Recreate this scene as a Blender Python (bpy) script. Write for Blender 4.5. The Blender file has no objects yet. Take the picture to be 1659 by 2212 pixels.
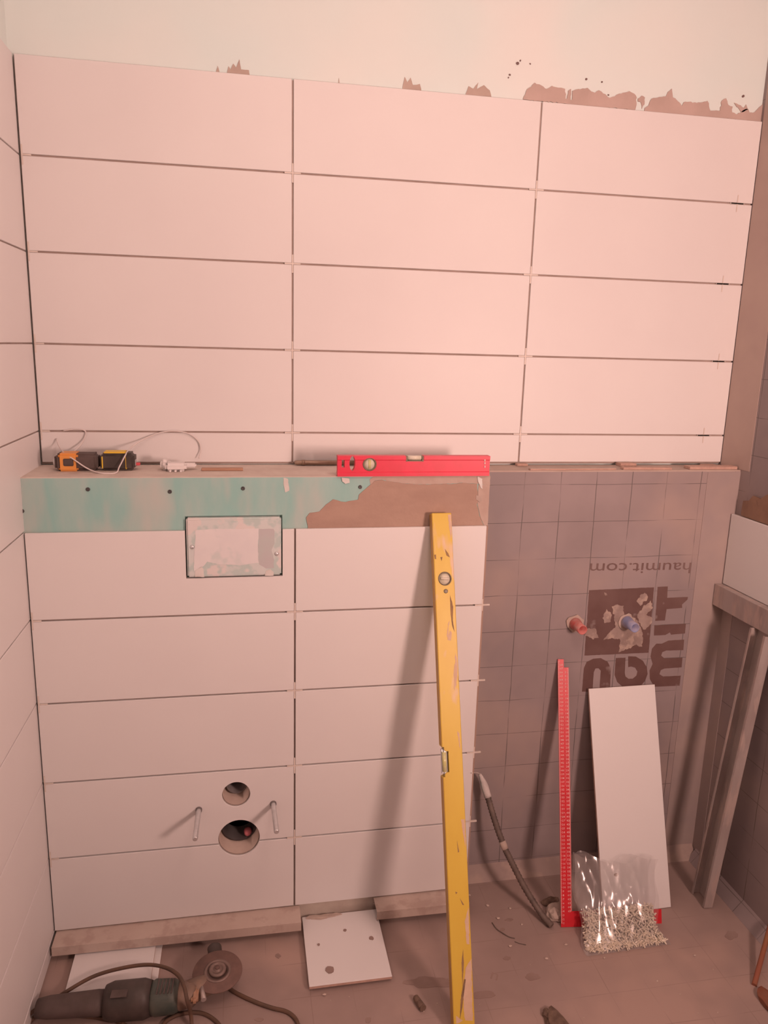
import bpy, bmesh, math, random
from mathutils import Vector, Matrix, noise as mnoise
random.seed(7)
S = bpy.context.scene
COL = S.collection

# ------------------------------------------------------------------ camera
FPX, W, H = 1630.594, 1659, 2212
CR = ((0.98326122, -0.18019113, 0.02699121),       # right
      (-0.01250999, -0.21455583, -0.97663161),     # down
      (0.18177148, 0.95994633, -0.21321862))       # forward
CAM = Vector((0.477, -1.9061, 1.4812))
cd = bpy.data.cameras.new('camera')
cd.sensor_fit = 'VERTICAL'; cd.sensor_height = 36.0
cd.lens = 36.0 * FPX / H
cd.clip_start = 0.02
cam = bpy.data.objects.new('camera', cd); COL.objects.link(cam)
r, d, f = (Vector(v) for v in CR)
cam.matrix_world = Matrix(((r.x, -d.x, -f.x, CAM.x), (r.y, -d.y, -f.y, CAM.y), (r.z, -d.z, -f.z, CAM.z), (0, 0, 0, 1)))
S.camera = cam

# ------------------------------------------------------------------ light settings and exposure
LAMP_RGB = (1.0, 0.635, 0.545)
WORK_LAMP = dict(pos=(1.645, -2.03, 1.33), power=22.0)
FILL_LAMP = dict(pos=(0.92, -1.45, 2.44), power=112.0)  # added overhead fill that lifts the upper wall
w = bpy.data.worlds.new('world'); S.world = w; w.use_nodes = True
w.node_tree.nodes['Background'].inputs[0].default_value = (0.6, 0.42, 0.36, 1)
w.node_tree.nodes['Background'].inputs[1].default_value = 0.05
S.view_settings.view_transform = 'Standard'
S.view_settings.look = 'None'
S.view_settings.gamma = 1.0
S.view_settings.use_curve_mapping = False
S.view_settings.exposure = 0.13
S.cycles.max_bounces = 6
S.cycles.diffuse_bounces = 3
S.cycles.glossy_bounces = 3
S.cycles.transparent_max_bounces = 6
S.cycles.caustics_reflective = False
S.cycles.caustics_refractive = False


def at(u, v, axis, val):
    """real point where the line of sight through photo pixel (u, v) meets the plane axis = val"""
    dr = r * ((u - W / 2) / FPX) + d * ((v - H / 2) / FPX) + f
    i = 'XYZ'.index(axis)
    return CAM + dr * ((val - CAM[i]) / dr[i])


# ------------------------------------------------------------------ materials
def mat(name, c1, c2=None, scale=8.0, rough=0.7, metal=0.0, bump=0.0, bscale=60.0, lo=0.35, hi=0.65,
        c3=None, scale3=3.0, lo3=0.5, hi3=0.62, spec=0.5, emit=None, estr=0.0, stretch=None):
    m = bpy.data.materials.new(name); m.use_nodes = True
    nt = m.node_tree; N = nt.nodes; L = nt.links
    b = N['Principled BSDF']
    b.inputs['Base Color'].default_value = (*c1, 1)
    b.inputs['Roughness'].default_value = rough
    b.inputs['Metallic'].default_value = metal
    b.inputs['Specular IOR Level'].default_value = spec
    geo = N.new('ShaderNodeNewGeometry')
    src = geo.outputs['Position']
    if stretch:
        mp = N.new('ShaderNodeMapping'); mp.inputs['Scale'].default_value = stretch
        L.new(src, mp.inputs['Vector']); src = mp.outputs['Vector']
    def layer(prev, col, sc, lo_, hi_, off=0.0):
        nz = N.new('ShaderNodeTexNoise'); nz.inputs['Scale'].default_value = sc
        nz.inputs['Detail'].default_value = 3; nz.inputs['Roughness'].default_value = 0.6
        ad = N.new('ShaderNodeVectorMath'); ad.inputs[1].default_value = (off, off * 2, off * 3)
        L.new(src, ad.inputs[0]); L.new(ad.outputs[0], nz.inputs['Vector'])
        mr = N.new('ShaderNodeMapRange'); mr.inputs['From Min'].default_value = lo_; mr.inputs['From Max'].default_value = hi_
        L.new(nz.outputs['Fac'], mr.inputs['Value'])
        mx = N.new('ShaderNodeMix'); mx.data_type = 'RGBA'
        L.new(mr.outputs['Result'], mx.inputs['Factor'])
        if isinstance(prev, tuple): mx.inputs['A'].default_value = (*prev, 1)
        else: L.new(prev, mx.inputs['A'])
        mx.inputs['B'].default_value = (*col, 1)
        return mx.outputs['Result']
    out = c1
    if c2: out = layer(out, c2, scale, lo, hi)
    if c3: out = layer(out, c3, scale3, lo3, hi3, 3.7)
    if not isinstance(out, tuple): L.new(out, b.inputs['Base Color'])
    if bump:
        nz = N.new('ShaderNodeTexNoise'); nz.inputs['Scale'].default_value = bscale; nz.inputs['Detail'].default_value = 4
        L.new(geo.outputs['Position'], nz.inputs['Vector'])
        bp = N.new('ShaderNodeBump'); bp.inputs['Strength'].default_value = bump; bp.inputs['Distance'].default_value = 0.004
        L.new(nz.outputs['Fac'], bp.inputs['Height']); L.new(bp.outputs['Normal'], b.inputs['Normal'])
    if emit:
        b.inputs['Emission Color'].default_value = (*emit, 1); b.inputs['Emission Strength'].default_value = estr
    return m


def membrane(name, axes, base, dust, line=(0.10, 0.085, 0.085), lw=0.0011, b0=0.34, b1=0.52, bmax=0.8):
    """grey sealing sheet with a printed 10 cm grid; axes = ((axis, offset), (axis, offset))"""
    m = mat(name, base, tuple(c * 0.86 for c in base), 5.0, 0.62, c3=dust, scale3=3.2, lo3=0.48, hi3=0.68)
    nt = m.node_tree; N = nt.nodes; L = nt.links; b = N['Principled BSDF']
    prev = b.inputs['Base Color'].links[0].from_socket
    geo = N.new('ShaderNodeNewGeometry'); sp = N.new('ShaderNodeSeparateXYZ'); L.new(geo.outputs['Position'], sp.inputs[0])
    wob = N.new('ShaderNodeTexNoise'); wob.inputs['Scale'].default_value = 6.0; L.new(geo.outputs['Position'], wob.inputs['Vector'])
    res = None
    for ax, off in axes:
        s = N.new('ShaderNodeMath'); s.operation = 'SUBTRACT'; s.inputs[1].default_value = off - 0.0035
        L.new(sp.outputs[ax], s.inputs[0])
        wm = N.new('ShaderNodeMath'); wm.operation = 'MULTIPLY_ADD'; wm.inputs[1].default_value = -0.007
        L.new(wob.outputs['Fac'], wm.inputs[0]); L.new(s.outputs[0], wm.inputs[2])
        pp = N.new('ShaderNodeMath'); pp.operation = 'PINGPONG'; pp.inputs[1].default_value = 0.05
        L.new(wm.outputs[0], pp.inputs[0])
        lt = N.new('ShaderNodeMath'); lt.operation = 'LESS_THAN'; lt.inputs[1].default_value = lw if ax != 'Z' else lw * 0.7
        L.new(pp.outputs[0], lt.inputs[0])
        if res is None: res = lt.outputs[0]
        else:
            mxm = N.new('ShaderNodeMath'); mxm.operation = 'MAXIMUM'; L.new(res, mxm.inputs[0]); L.new(lt.outputs[0], mxm.inputs[1]); res = mxm.outputs[0]
    br = N.new('ShaderNodeTexNoise'); br.inputs['Scale'].default_value = 9.0; br.inputs['Detail'].default_value = 3
    L.new(geo.outputs['Position'], br.inputs['Vector'])
    mr = N.new('ShaderNodeMapRange'); mr.inputs['From Min'].default_value = b0; mr.inputs['From Max'].default_value = b1
    mr.inputs['To Max'].default_value = bmax
    L.new(br.outputs['Fac'], mr.inputs['Value'])
    mu = N.new('ShaderNodeMath'); mu.operation = 'MULTIPLY'; L.new(res, mu.inputs[0]); L.new(mr.outputs['Result'], mu.inputs[1])
    mx = N.new('ShaderNodeMix'); mx.data_type = 'RGBA'; L.new(mu.outputs[0], mx.inputs['Factor']); L.new(prev, mx.inputs['A'])
    mx.inputs['B'].default_value = (*line, 1)
    L.new(mx.outputs['Result'], b.inputs['Base Color'])
    return m


def glassy(name, col, alpha, rough=0.1):
    m = bpy.data.materials.new(name); m.use_nodes = True
    nt = m.node_tree; N = nt.nodes; L = nt.links; b = N['Principled BSDF']
    b.inputs['Base Color'].default_value = (*col, 1); b.inputs['Roughness'].default_value = rough
    b.inputs['Alpha'].default_value = alpha
    return m


M = {}
M['tile'] = mat('white_tile', (0.80, 0.785, 0.775), (0.765, 0.745, 0.74), 1.6, 0.48, lo=0.42, hi=0.7)
M['biscuit'] = mat('tile_body', (0.62, 0.42, 0.34), (0.52, 0.34, 0.28), 60, 0.85)
M['drywall'] = mat('skimmed_board', (0.73, 0.87, 0.85), (0.80, 0.87, 0.84), 1.7, 0.75, c3=(0.85, 0.85, 0.82), scale3=0.9, lo3=0.5, hi3=0.66)
M['paint'] = mat('white_emulsion', (0.78, 0.77, 0.75), (0.74, 0.73, 0.71), 3.0, 0.8)
M['green'] = mat('green_board', (0.305, 0.56, 0.52), (0.38, 0.58, 0.54), 14, 0.8, c3=(0.52, 0.57, 0.53), scale3=7, lo3=0.47, hi3=0.72, stretch=(1.6, 1, 0.5))
M['mortar'] = mat('tile_adhesive', (0.45, 0.315, 0.25), (0.40, 0.275, 0.22), 9, 0.9, bump=0.3, bscale=80, stretch=(1, 1, 2.2))
M['mortar_wet'] = mat('fresh_adhesive', (0.30, 0.18, 0.12), (0.22, 0.13, 0.09), 12, 0.55, bump=0.4, bscale=70)
M['bed'] = mat('adhesive_bed', (0.46, 0.36, 0.32), (0.38, 0.30, 0.26), 20, 0.95)
M['dusty'] = mat('dusty_board', (0.62, 0.54, 0.47), (0.54, 0.45, 0.39), 18, 0.9, c3=(0.68, 0.61, 0.53), scale3=7, bump=0.25)
M['ledge_dust'] = mat('ledge_dust', (0.71, 0.63, 0.56), (0.62, 0.53, 0.47), 14, 0.9, c3=(0.55, 0.44, 0.385), scale3=9, lo3=0.58, hi3=0.75, bump=0.2)
M['mem_back'] = membrane('membrane_wall', (('X', 0.087), ('Z', 0.045)), (0.35, 0.29, 0.29), (0.395, 0.31, 0.285))
M['mem_right'] = membrane('membrane_side', (('Y', 0.068), ('Z', 0.027)), (0.31, 0.255, 0.255), (0.35, 0.28, 0.26))
M['mem_floor'] = membrane('membrane_floor', (('X', 0.015), ('Y', 0.070)), (0.385, 0.285, 0.255), (0.45, 0.325, 0.28), (0.24, 0.17, 0.15), 0.0009, 0.42, 0.62, 0.5)
M['dirt'] = mat('floor_dirt', (0.29, 0.205, 0.18), (0.345, 0.25, 0.22), 20, 0.95)
M['tape_high'] = mat('sealing_tape_high', (0.52, 0.405, 0.355), (0.47, 0.36, 0.32), 5, 0.75, c3=(0.40, 0.30, 0.27), scale3=3, lo3=0.58, hi3=0.75)
M['tape_low'] = mat('dirty_sealing_tape', (0.37, 0.285, 0.26), (0.33, 0.25, 0.23), 7, 0.8, c3=(0.42, 0.32, 0.28), scale3=12)
M['tape'] = mat('sealing_tape', (0.42, 0.335, 0.305), (0.36, 0.295, 0.285), 6, 0.7, c3=(0.36, 0.29, 0.275), scale3=4, lo3=0.52, hi3=0.75)
M['print'] = mat('dark_print', (0.13, 0.068, 0.06), (0.17, 0.10, 0.09), 8, 0.7, c3=(0.36, 0.30, 0.29), scale3=16, lo3=0.62, hi3=0.75)
M['print_soft'] = mat('faded_print', (0.165, 0.10, 0.092), (0.21, 0.14, 0.13), 20, 0.7)
M['smear'] = mat('pale_smear', (0.47, 0.37, 0.32), (0.54, 0.44, 0.38), 20, 0.9)
M['splash'] = mat('mortar_splash', (0.40, 0.31, 0.275), (0.30, 0.225, 0.20), 22, 0.9, c3=(0.47, 0.365, 0.31), scale3=40, bump=0.3)
M['top_smear'] = mat('dry_adhesive', (0.56, 0.435, 0.39), (0.50, 0.39, 0.345), 14, 0.9, bump=0.3)
M['edge_coat'] = mat('thin_adhesive', (0.49, 0.37, 0.315), (0.54, 0.43, 0.37), 30, 0.9)
M['white_plaster'] = mat('white_plaster', (0.75, 0.73, 0.70), (0.66, 0.64, 0.6), 30, 0.9)
M['cover'] = mat('cover_board', (0.53, 0.645, 0.62), (0.66, 0.71, 0.695), 22, 0.6, lo=0.46, hi=0.54, c3=(0.74, 0.71, 0.69), scale3=13, lo3=0.56, hi3=0.60)
M['cover_paint'] = mat('cover_primer', (0.73, 0.725, 0.74), (0.80, 0.785, 0.78), 9, 0.5, c3=(0.66, 0.71, 0.70), scale3=14, lo3=0.58, hi3=0.66)
M['cover_grey'] = mat('cover_grey_primer', (0.55, 0.535, 0.55), (0.52, 0.58, 0.56), 12, 0.6)
M['steel'] = mat('zinc_steel', (0.76, 0.77, 0.78), (0.66, 0.67, 0.68), 60, 0.32, 0.7)
M['screw'] = mat('black_screw', (0.10, 0.10, 0.10), None, rough=0.5, metal=0.6)
M['galv'] = mat('dusty_galvanised', (0.50, 0.44, 0.42), (0.40, 0.33, 0.31), 16, 0.5, 0.35, c3=(0.56, 0.46, 0.42), scale3=30, stretch=(1, 1, 0.3))
M['galv_dust'] = mat('dust_coated_steel', (0.54, 0.43, 0.375), (0.59, 0.49, 0.43), 10, 0.8, 0.1, c3=(0.49, 0.38, 0.33), scale3=20, bump=0.2)
M['pipe_in'] = mat('dark_pipe', (0.055, 0.045, 0.045), None, rough=0.6)
M['pipe_grey'] = mat('grey_plastic', (0.20, 0.18, 0.175), (0.15, 0.13, 0.13), 30, 0.55)
M['pink'] = mat('pink_plastic', (0.72, 0.22, 0.26), None, rough=0.5)
M['red_pl'] = mat('red_sleeve', (0.60, 0.12, 0.11), (0.55, 0.28, 0.25), 50, 0.5)
M['blue_pl'] = mat('blue_sleeve', (0.26, 0.30, 0.50), (0.42, 0.38, 0.46), 45, 0.5)
M['dark'] = mat('dark_inside', (0.03, 0.025, 0.03), None, rough=0.9)
M['red_paint'] = mat('red_lacquer', (0.80, 0.035, 0.085), (0.74, 0.035, 0.075), 30, 0.38)
M['red_sq'] = mat('red_anodised', (0.66, 0.018, 0.032), (0.60, 0.018, 0.03), 30, 0.4)
M['red_edge'] = mat('red_edge', (0.72, 0.10, 0.12), None, rough=0.5)
M['yellow'] = mat('yellow_lacquer', (0.74, 0.53, 0.075), (0.70, 0.48, 0.065), 9, 0.42,
                  c3=(0.72, 0.52, 0.34), scale3=11, lo3=0.60, hi3=0.66, stretch=(1.3, 1, 0.35))
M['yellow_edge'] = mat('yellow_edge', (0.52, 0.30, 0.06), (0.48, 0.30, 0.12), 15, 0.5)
M['vial'] = mat('vial_acrylic', (0.62, 0.60, 0.22), (0.70, 0.66, 0.36), 80, 0.15)
M['vial_pale'] = mat('clear_vial', (0.72, 0.68, 0.52), (0.80, 0.74, 0.62), 70, 0.15)
M['vial_ring'] = mat('vial_ring', (0.20, 0.16, 0.10), None, rough=0.4)
M['black'] = mat('black_plastic', (0.045, 0.036, 0.032), (0.08, 0.062, 0.055), 20, 0.5)
M['charcoal'] = mat('grey_rubber', (0.115, 0.085, 0.078), (0.085, 0.063, 0.057), 30, 0.7)
M['dark_green'] = mat('dark_green_housing', (0.055, 0.075, 0.065), (0.11, 0.115, 0.095), 22, 0.5)
M['gear'] = mat('worn_gear_head', (0.20, 0.145, 0.12), (0.28, 0.19, 0.14), 30, 0.6, 0.3)
M['disc'] = mat('cutting_disc', (0.20, 0.12, 0.10), (0.155, 0.095, 0.08), 40, 0.8)
M['disc_ring'] = mat('disc_flange', (0.27, 0.19, 0.165), (0.21, 0.15, 0.13), 40, 0.5, 0.3)
M['cord'] = mat('brown_rubber_cord', (0.15, 0.085, 0.055), (0.11, 0.07, 0.05), 30, 0.7)
M['orange'] = mat('orange_plastic', (0.80, 0.34, 0.08), None, rough=0.45)
M['orange_dull'] = mat('orange_webbing', (0.30, 0.10, 0.06), (0.29, 0.13, 0.06), 20, 0.8)
M['worn_cap'] = mat('worn_orange_metal', (0.48, 0.27, 0.16), (0.40, 0.25, 0.17), 40, 0.6)
M['yellow_pl'] = mat('yellow_plastic', (0.80, 0.55, 0.06), None, rough=0.45)
M['spacer'] = mat('spacer_plastic', (0.76, 0.69, 0.63), (0.70, 0.62, 0.56), 60, 0.45)
M['spacer_bag'] = mat('bagged_spacer_plastic', (0.82, 0.74, 0.61), (0.76, 0.67, 0.55), 60, 0.4)
M['white_pl'] = mat('white_plastic', (0.80, 0.77, 0.76), None, rough=0.35)
M['string'] = mat('white_string', (0.74, 0.68, 0.66), None, rough=0.7)
M['wood'] = mat('wood_strip', (0.50, 0.30, 0.21), (0.42, 0.25, 0.17), 40, 0.8, stretch=(0.2, 1, 1))
M['bronze'] = mat('dull_brass', (0.40, 0.30, 0.23), (0.32, 0.23, 0.17), 30, 0.4, 0.6)
M['conduit'] = mat('dark_conduit', (0.10, 0.075, 0.065), (0.17, 0.125, 0.105), 40, 0.6)
M['cloth'] = mat('white_cloth_tape', (0.70, 0.64, 0.61), (0.58, 0.52, 0.5), 60, 0.9, bump=0.4)
M['stone'] = mat('dark_rubble', (0.13, 0.085, 0.065), (0.20, 0.135, 0.10), 60, 0.95, bump=0.6)
M['crumb'] = mat('pale_crumb', (0.56, 0.45, 0.39), None, rough=0.9)
M['mark'] = mat('white_marking', (0.80, 0.62, 0.60), None, rough=0.6)
M['film'] = bpy.data.materials.new('clear_film'); M['film'].use_nodes = True
_nt = M['film'].node_tree; _nt.nodes.clear()
_o = _nt.nodes.new('ShaderNodeOutputMaterial'); _t = _nt.nodes.new('ShaderNodeBsdfTransparent'); _g = _nt.nodes.new('ShaderNodeBsdfGlossy'); _d = _nt.nodes.new('ShaderNodeBsdfDiffuse')
_t.inputs[0].default_value = (0.80, 0.80, 0.80, 1); _g.inputs['Color'].default_value = (0.075, 0.072, 0.07, 1); _g.inputs['Roughness'].default_value = 0.17
_d.inputs[0].default_value = (0.085, 0.08, 0.08, 1)
_a1 = _nt.nodes.new('ShaderNodeAddShader'); _a2 = _nt.nodes.new('ShaderNodeAddShader')
_nt.links.new(_t.outputs[0], _a1.inputs[0]); _nt.links.new(_g.outputs[0], _a1.inputs[1]); _nt.links.new(_a1.outputs[0], _a2.inputs[0]); _nt.links.new(_d.outputs[0], _a2.inputs[1]); _nt.links.new(_a2.outputs[0], _o.inputs[0])
M['lens'] = glassy('clear_lens', (0.85, 0.8, 0.7), 0.25, 0.05)
M['lamp_glow'] = mat('work_lamp_panel', (0.9, 0.9, 0.9), None, emit=LAMP_RGB, estr=6.0)
M['bulb_glow'] = mat('bulb_glow', (0.9, 0.9, 0.9), None, emit=LAMP_RGB, estr=6.0)


# ------------------------------------------------------------------ mesh builder
class MB:
    def __init__(self):
        self.v = []; self.f = []; self.sm = []
    def add(self, vs, fs, smooth=False):
        o = len(self.v)
        self.v += [tuple(x) for x in vs]
        self.f += [tuple(i + o for i in q) for q in fs]
        self.sm += [smooth] * len(fs)
        return self
    def box(self, x0, x1, y0, y1, z0, z1, mtx=None):
        vs = [Vector((x, y, z)) for x in (x0, x1) for y in (y0, y1) for z in (z0, z1)]
        if mtx: vs = [mtx @ q for q in vs]
        return self.add(vs, [(0, 1, 3, 2), (4, 6, 7, 5), (0, 4, 5, 1), (2, 3, 7, 6), (0, 2, 6, 4), (1, 5, 7, 3)])
    def cbox(self, x0, x1, y0, y1, z0, z1, c=0.002, mtx=None, seg=1):
        """box with chamfered edges"""
        bm = bmesh.new(); bmesh.ops.create_cube(bm, size=1)
        for q in bm.verts:
            q.co = Vector(((x0 + x1) / 2 + q.co.x * (x1 - x0), (y0 + y1) / 2 + q.co.y * (y1 - y0), (z0 + z1) / 2 + q.co.z * (z1 - z0)))
        bmesh.ops.bevel(bm, geom=bm.edges[:], offset=c, segments=seg, affect='EDGES')
        bm.verts.index_update()
        vs = [q.co.copy() for q in bm.verts]
        if mtx: vs = [mtx @ q for q in vs]
        bm.normal_update()
        self.add(vs, [tuple(x.index for x in fc.verts) for fc in bm.faces], False)
        if seg > 1:                                          # only the rounded edges shade smooth
            self.sm[-len(bm.faces):] = [max(abs(c_) for c_ in fc.normal) < 0.999 for fc in bm.faces]
        bm.free(); return self
    def prism(self, pts, dv):
        """closed polygon (list of Vector) pushed along dv"""
        n = len(pts); pts = [Vector(q) for q in pts]; dv = Vector(dv)
        vs = pts + [q + dv for q in pts]
        fs = [tuple(range(n)), tuple(range(2 * n - 1, n - 1, -1))]
        fs += [(i, i + n, (i + 1) % n + n, (i + 1) % n) for i in range(n)]
        return self.add(vs, fs)
    def tube(self, pts, rad, seg=8, cap=True):
        pts = [Vector(q) for q in pts]; n = len(pts)
        rads = rad if isinstance(rad, (list, tuple)) else [rad] * n
        vs = []; up = None
        for i, q in enumerate(pts):
            t = (pts[min(i + 1, n - 1)] - pts[max(i - 1, 0)]).normalized()
            if up is None:
                up = t.orthogonal().normalized()
            up = (up - t * up.dot(t))
            up = up.normalized() if up.length > 1e-6 else t.orthogonal().normalized()
            s = t.cross(up)
            for k in range(seg):
                a = 2 * math.pi * k / seg
                vs.append(q + (up * math.cos(a) + s * math.sin(a)) * rads[i])
        fs = []
        for i in range(n - 1):
            for k in range(seg):
                fs.append((i * seg + k, i * seg + (k + 1) % seg, (i + 1) * seg + (k + 1) % seg, (i + 1) * seg + k))
        self.add(vs, fs, True)
        if cap:
            o = len(self.v) - n * seg
            self.f.append(tuple(o + k for k in range(seg - 1, -1, -1))); self.sm.append(False)
            self.f.append(tuple(o + (n - 1) * seg + k for k in range(seg))); self.sm.append(False)
        return self
    def lathe(self, prof, mtx, seg=20):
        """prof = [(radius, height)], spun about local z of mtx"""
        n = len(prof); vs = []
        for rr, h in prof:
            for k in range(seg):
                a = 2 * math.pi * k / seg
                vs.append(mtx @ Vector((rr * math.cos(a), rr * math.sin(a), h)))
        fs = [(i * seg + k, i * seg + (k + 1) % seg, (i + 1) * seg + (k + 1) % seg, (i + 1) * seg + k) for i in range(n - 1) for k in range(seg)]
        self.add(vs, fs, True)
        o = len(self.v) - n * seg
        if prof[0][0] > 1e-6: self.f.append(tuple(o + k for k in range(seg - 1, -1, -1))); self.sm.append(False)
        if prof[-1][0] > 1e-6: self.f.append(tuple(o + (n - 1) * seg + k for k in range(seg))); self.sm.append(False)
        return self
    def mesh(self, name, m):
        me = bpy.data.meshes.new(name); me.from_pydata(self.v, [], self.f); me.update()
        me.polygons.foreach_set('use_smooth', self.sm)
        bm = bmesh.new(); bm.from_mesh(me); bmesh.ops.recalc_face_normals(bm, faces=bm.faces); bm.to_mesh(me); bm.free()
        if m: me.materials.append(M[m])
        return me
    def build(self, name, m, parent=None):
        return link(name, self.mesh(name, m), parent)


def link(name, me, parent=None):
    o = bpy.data.objects.new(name, me); COL.objects.link(o)
    if parent:
        o.parent = parent; o.matrix_parent_inverse = parent_world(parent).inverted()
    return o


def parent_world(o):
    mw = Matrix.LocRotScale(o.location, o.rotation_euler, o.scale)
    return (parent_world(o.parent) @ o.matrix_parent_inverse @ mw) if o.parent else mw


def tag(o, label, cat, group=None):
    o['label'] = label; o['category'] = cat
    if group: o['group'] = group
    return o


def thing(name, label, cat, loc, group=None):
    o = bpy.data.objects.new(name, None); o.empty_display_size = 0.05; COL.objects.link(o)
    o.location = loc
    return tag(o, label, cat, group)


def struct(o, label, cat='wall'):
    o['kind'] = 'structure'; tag(o, label, cat); return o


def cut(o, *cutters):
    """subtract builder meshes from o and bake the result"""
    tmp = []
    for c in cutters:
        k = bpy.data.objects.new('cutter', c.mesh('cutter', None)); COL.objects.link(k); tmp.append(k)
        md = o.modifiers.new('cut', 'BOOLEAN'); md.operation = 'DIFFERENCE'; md.solver = 'EXACT'; md.object = k
    bpy.context.view_layer.update()
    dg = bpy.context.evaluated_depsgraph_get()
    me = bpy.data.meshes.new_from_object(o.evaluated_get(dg))
    old = o.data; o.modifiers.clear(); o.data = me; me.name = old.name
    for k in tmp:
        km = k.data; bpy.data.objects.remove(k); bpy.data.meshes.remove(km)
    return o


def ragged(pts, amp=0.0015, step=0.006):
    out = []
    n = len(pts)
    for i in range(n):
        a, b2 = Vector(pts[i]), Vector(pts[(i + 1) % n])
        k = max(1, int((b2 - a).length / step))
        for j in range(k):
            q = a.lerp(b2, j / k)
            nv = mnoise.noise_vector(q * 160)
            out.append(q + Vector((nv.x, 0, nv.z)) * amp)
    return out


def spline(pts, n=8):
    """Catmull-Rom through pts"""
    P = [Vector(q) for q in pts]; P = [P[0] * 2 - P[1]] + P + [P[-1] * 2 - P[-2]]
    out = []
    for i in range(1, len(P) - 2):
        a, b2, c, e = P[i - 1:i + 3]
        for j in range(n):
            t = j / n
            out.append(0.5 * ((2 * b2) + (c - a) * t + (2 * a - 5 * b2 + 4 * c - e) * t * t + (3 * b2 - a - 3 * c + e) * t ** 3))
    out.append(P[-2]); return out


def axes(o, x, y, z):
    x, y, z = Vector(x), Vector(y), Vector(z)
    return Matrix(((x.x, y.x, z.x, o[0]), (x.y, y.y, z.y, o[1]), (x.z, y.z, z.z, o[2]), (0, 0, 0, 1)))


RX = Matrix.Rotation(math.radians(90), 4, 'X')      # local z -> -y (out of the back wall)


# ================================================================== the setting
P = 0.203; J0 = 1.265               # tile pitch; height of the joint just above the ledge
CEIL = 2.65; RW = 1.803; FRONT = -3.05
LZ = 1.182                          # ledge top
YF = -0.189; YB = -0.177            # tile face and board face of the ledge wall
YM = -0.09                          # membrane face
JT = 0.0042                         # joint width


def tile(parent, x0, x1, y0, y1, z0, z1, cutters=()):
    o = MB().cbox(x0, x1, y0, y1, z0, z1, 0.0009).build('tile', 'tile', parent)
    if cutters: cut(o, *cutters)
    return o


floor = struct(MB().box(-0.012, RW + 0.1, FRONT, 0.012, -0.08, 0.0).build('floor', 'mem_floor'), 'dusty grey sealing sheet floor with printed grid lines', 'floor')
ceiling = struct(MB().box(-0.1, RW + 0.1, FRONT - 0.1, 0.1, CEIL, CEIL + 0.08).build('ceiling', 'paint'), 'plain white ceiling above the camera', 'ceiling')
struct(MB().box(-0.1, RW + 0.1, FRONT - 0.1, FRONT, 0, CEIL).build('wall_front', 'paint'), 'plain pale wall behind the camera')

# back wall
wall_back = struct(MB().box(-0.1, RW + 0.1, 0.012, 0.1, 0, CEIL).build('wall_back', 'drywall'), 'pale skimmed back wall with three columns of white tiles')
MB().box(0.001, 1.799, 0.004, 0.012, 1.186, J0 + 4 * P - 0.004).build('mortar_bed', 'bed', wall_back)
cols = ((0.0028, 0.598 - JT / 2), (0.598 + JT / 2, 1.201 - JT / 2), (1.201 + JT / 2, 1.801))
for x0, x1 in cols:
    for k in range(4):
        tile(wall_back, x0, x1, 0.0, 0.008, J0 + k * P + JT / 2, J0 + (k + 1) * P - JT / 2)
    tile(wall_back, x0, x1, 0.0, 0.008, 1.1905, J0 - JT / 2)


def decal(name, pts, m, parent, dv, amp=0.0015, step=0.006):
    return MB().prism(ragged(pts, amp, step), dv).build(name, m, parent)


def zp(zx, zy, ox, oy, s, axis, val):
    return at(ox + zx / s, oy + zy / s, axis, val)


# adhesive left standing above the top row
def smear_pts(lst): return [zp(a, b2, 1100, 150, 2.968, 'Y', 0.0115) for a, b2 in lst]
sm1 = [(85, 192), (115, 130), (160, 88), (205, 105), (240, 130), (270, 105), (300, 115), (355, 128), (360, 190), (372, 190), (378, 135), (395, 128), (392, 195), (400, 195),
       (405, 140), (440, 128), (500, 125), (545, 150), (575, 138), (645, 183), (700, 160), (770, 140), (810, 165), (815, 215), (808, 262), (440, 230)]
sm2 = [(862, 270), (868, 250), (895, 230), (910, 185), (960, 180), (1005, 175), (1015, 145), (1040, 125), (1045, 180), (1065, 185), (1105, 235), (1115, 210), (1150, 210),
       (1200, 215), (1270, 205), (1285, 265), (1350, 265), (1360, 200), (1390, 190), (1400, 230), (1430, 240), (1425, 275), (1460, 290), (1500, 260), (1530, 255),
       (1535, 280), (1560, 280), (1625, 225), (1628, 340), (1250, 305)]
sm3 = [(822, 190), (845, 172), (868, 180), (862, 225), (850, 250), (842, 215), (825, 205)]
sm4 = [(1440, 215), (1470, 225), (1500, 250), (1515, 225), (1528, 262), (1490, 275), (1455, 240)]
for s_ in (sm1, sm2, sm3, sm4):
    decal('mortar_smear', smear_pts(s_), 'top_smear', wall_back, (0, -0.0022, 0), 0.003, 0.005)
for (a, b2, ra) in ((1118, 137, .004), (1124, 131, .0025), (1145, 138, .002), (1101, 162, .003), (1098, 168, .002), (1266, 171, .003), (1605, 208, .004), (1300, 177, .0025), (1314, 205, .002)):
    c = at(a, b2, 'Y', 0.0115)
    decal('mortar_fleck', [c + Vector((math.cos(t) * ra, 0, math.sin(t) * ra * 0.8)) for t in [i * 0.9 for i in range(7)]], 'print_soft', wall_back, (0, -0.0012, 0), 0.0012, 0.002)
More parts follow.
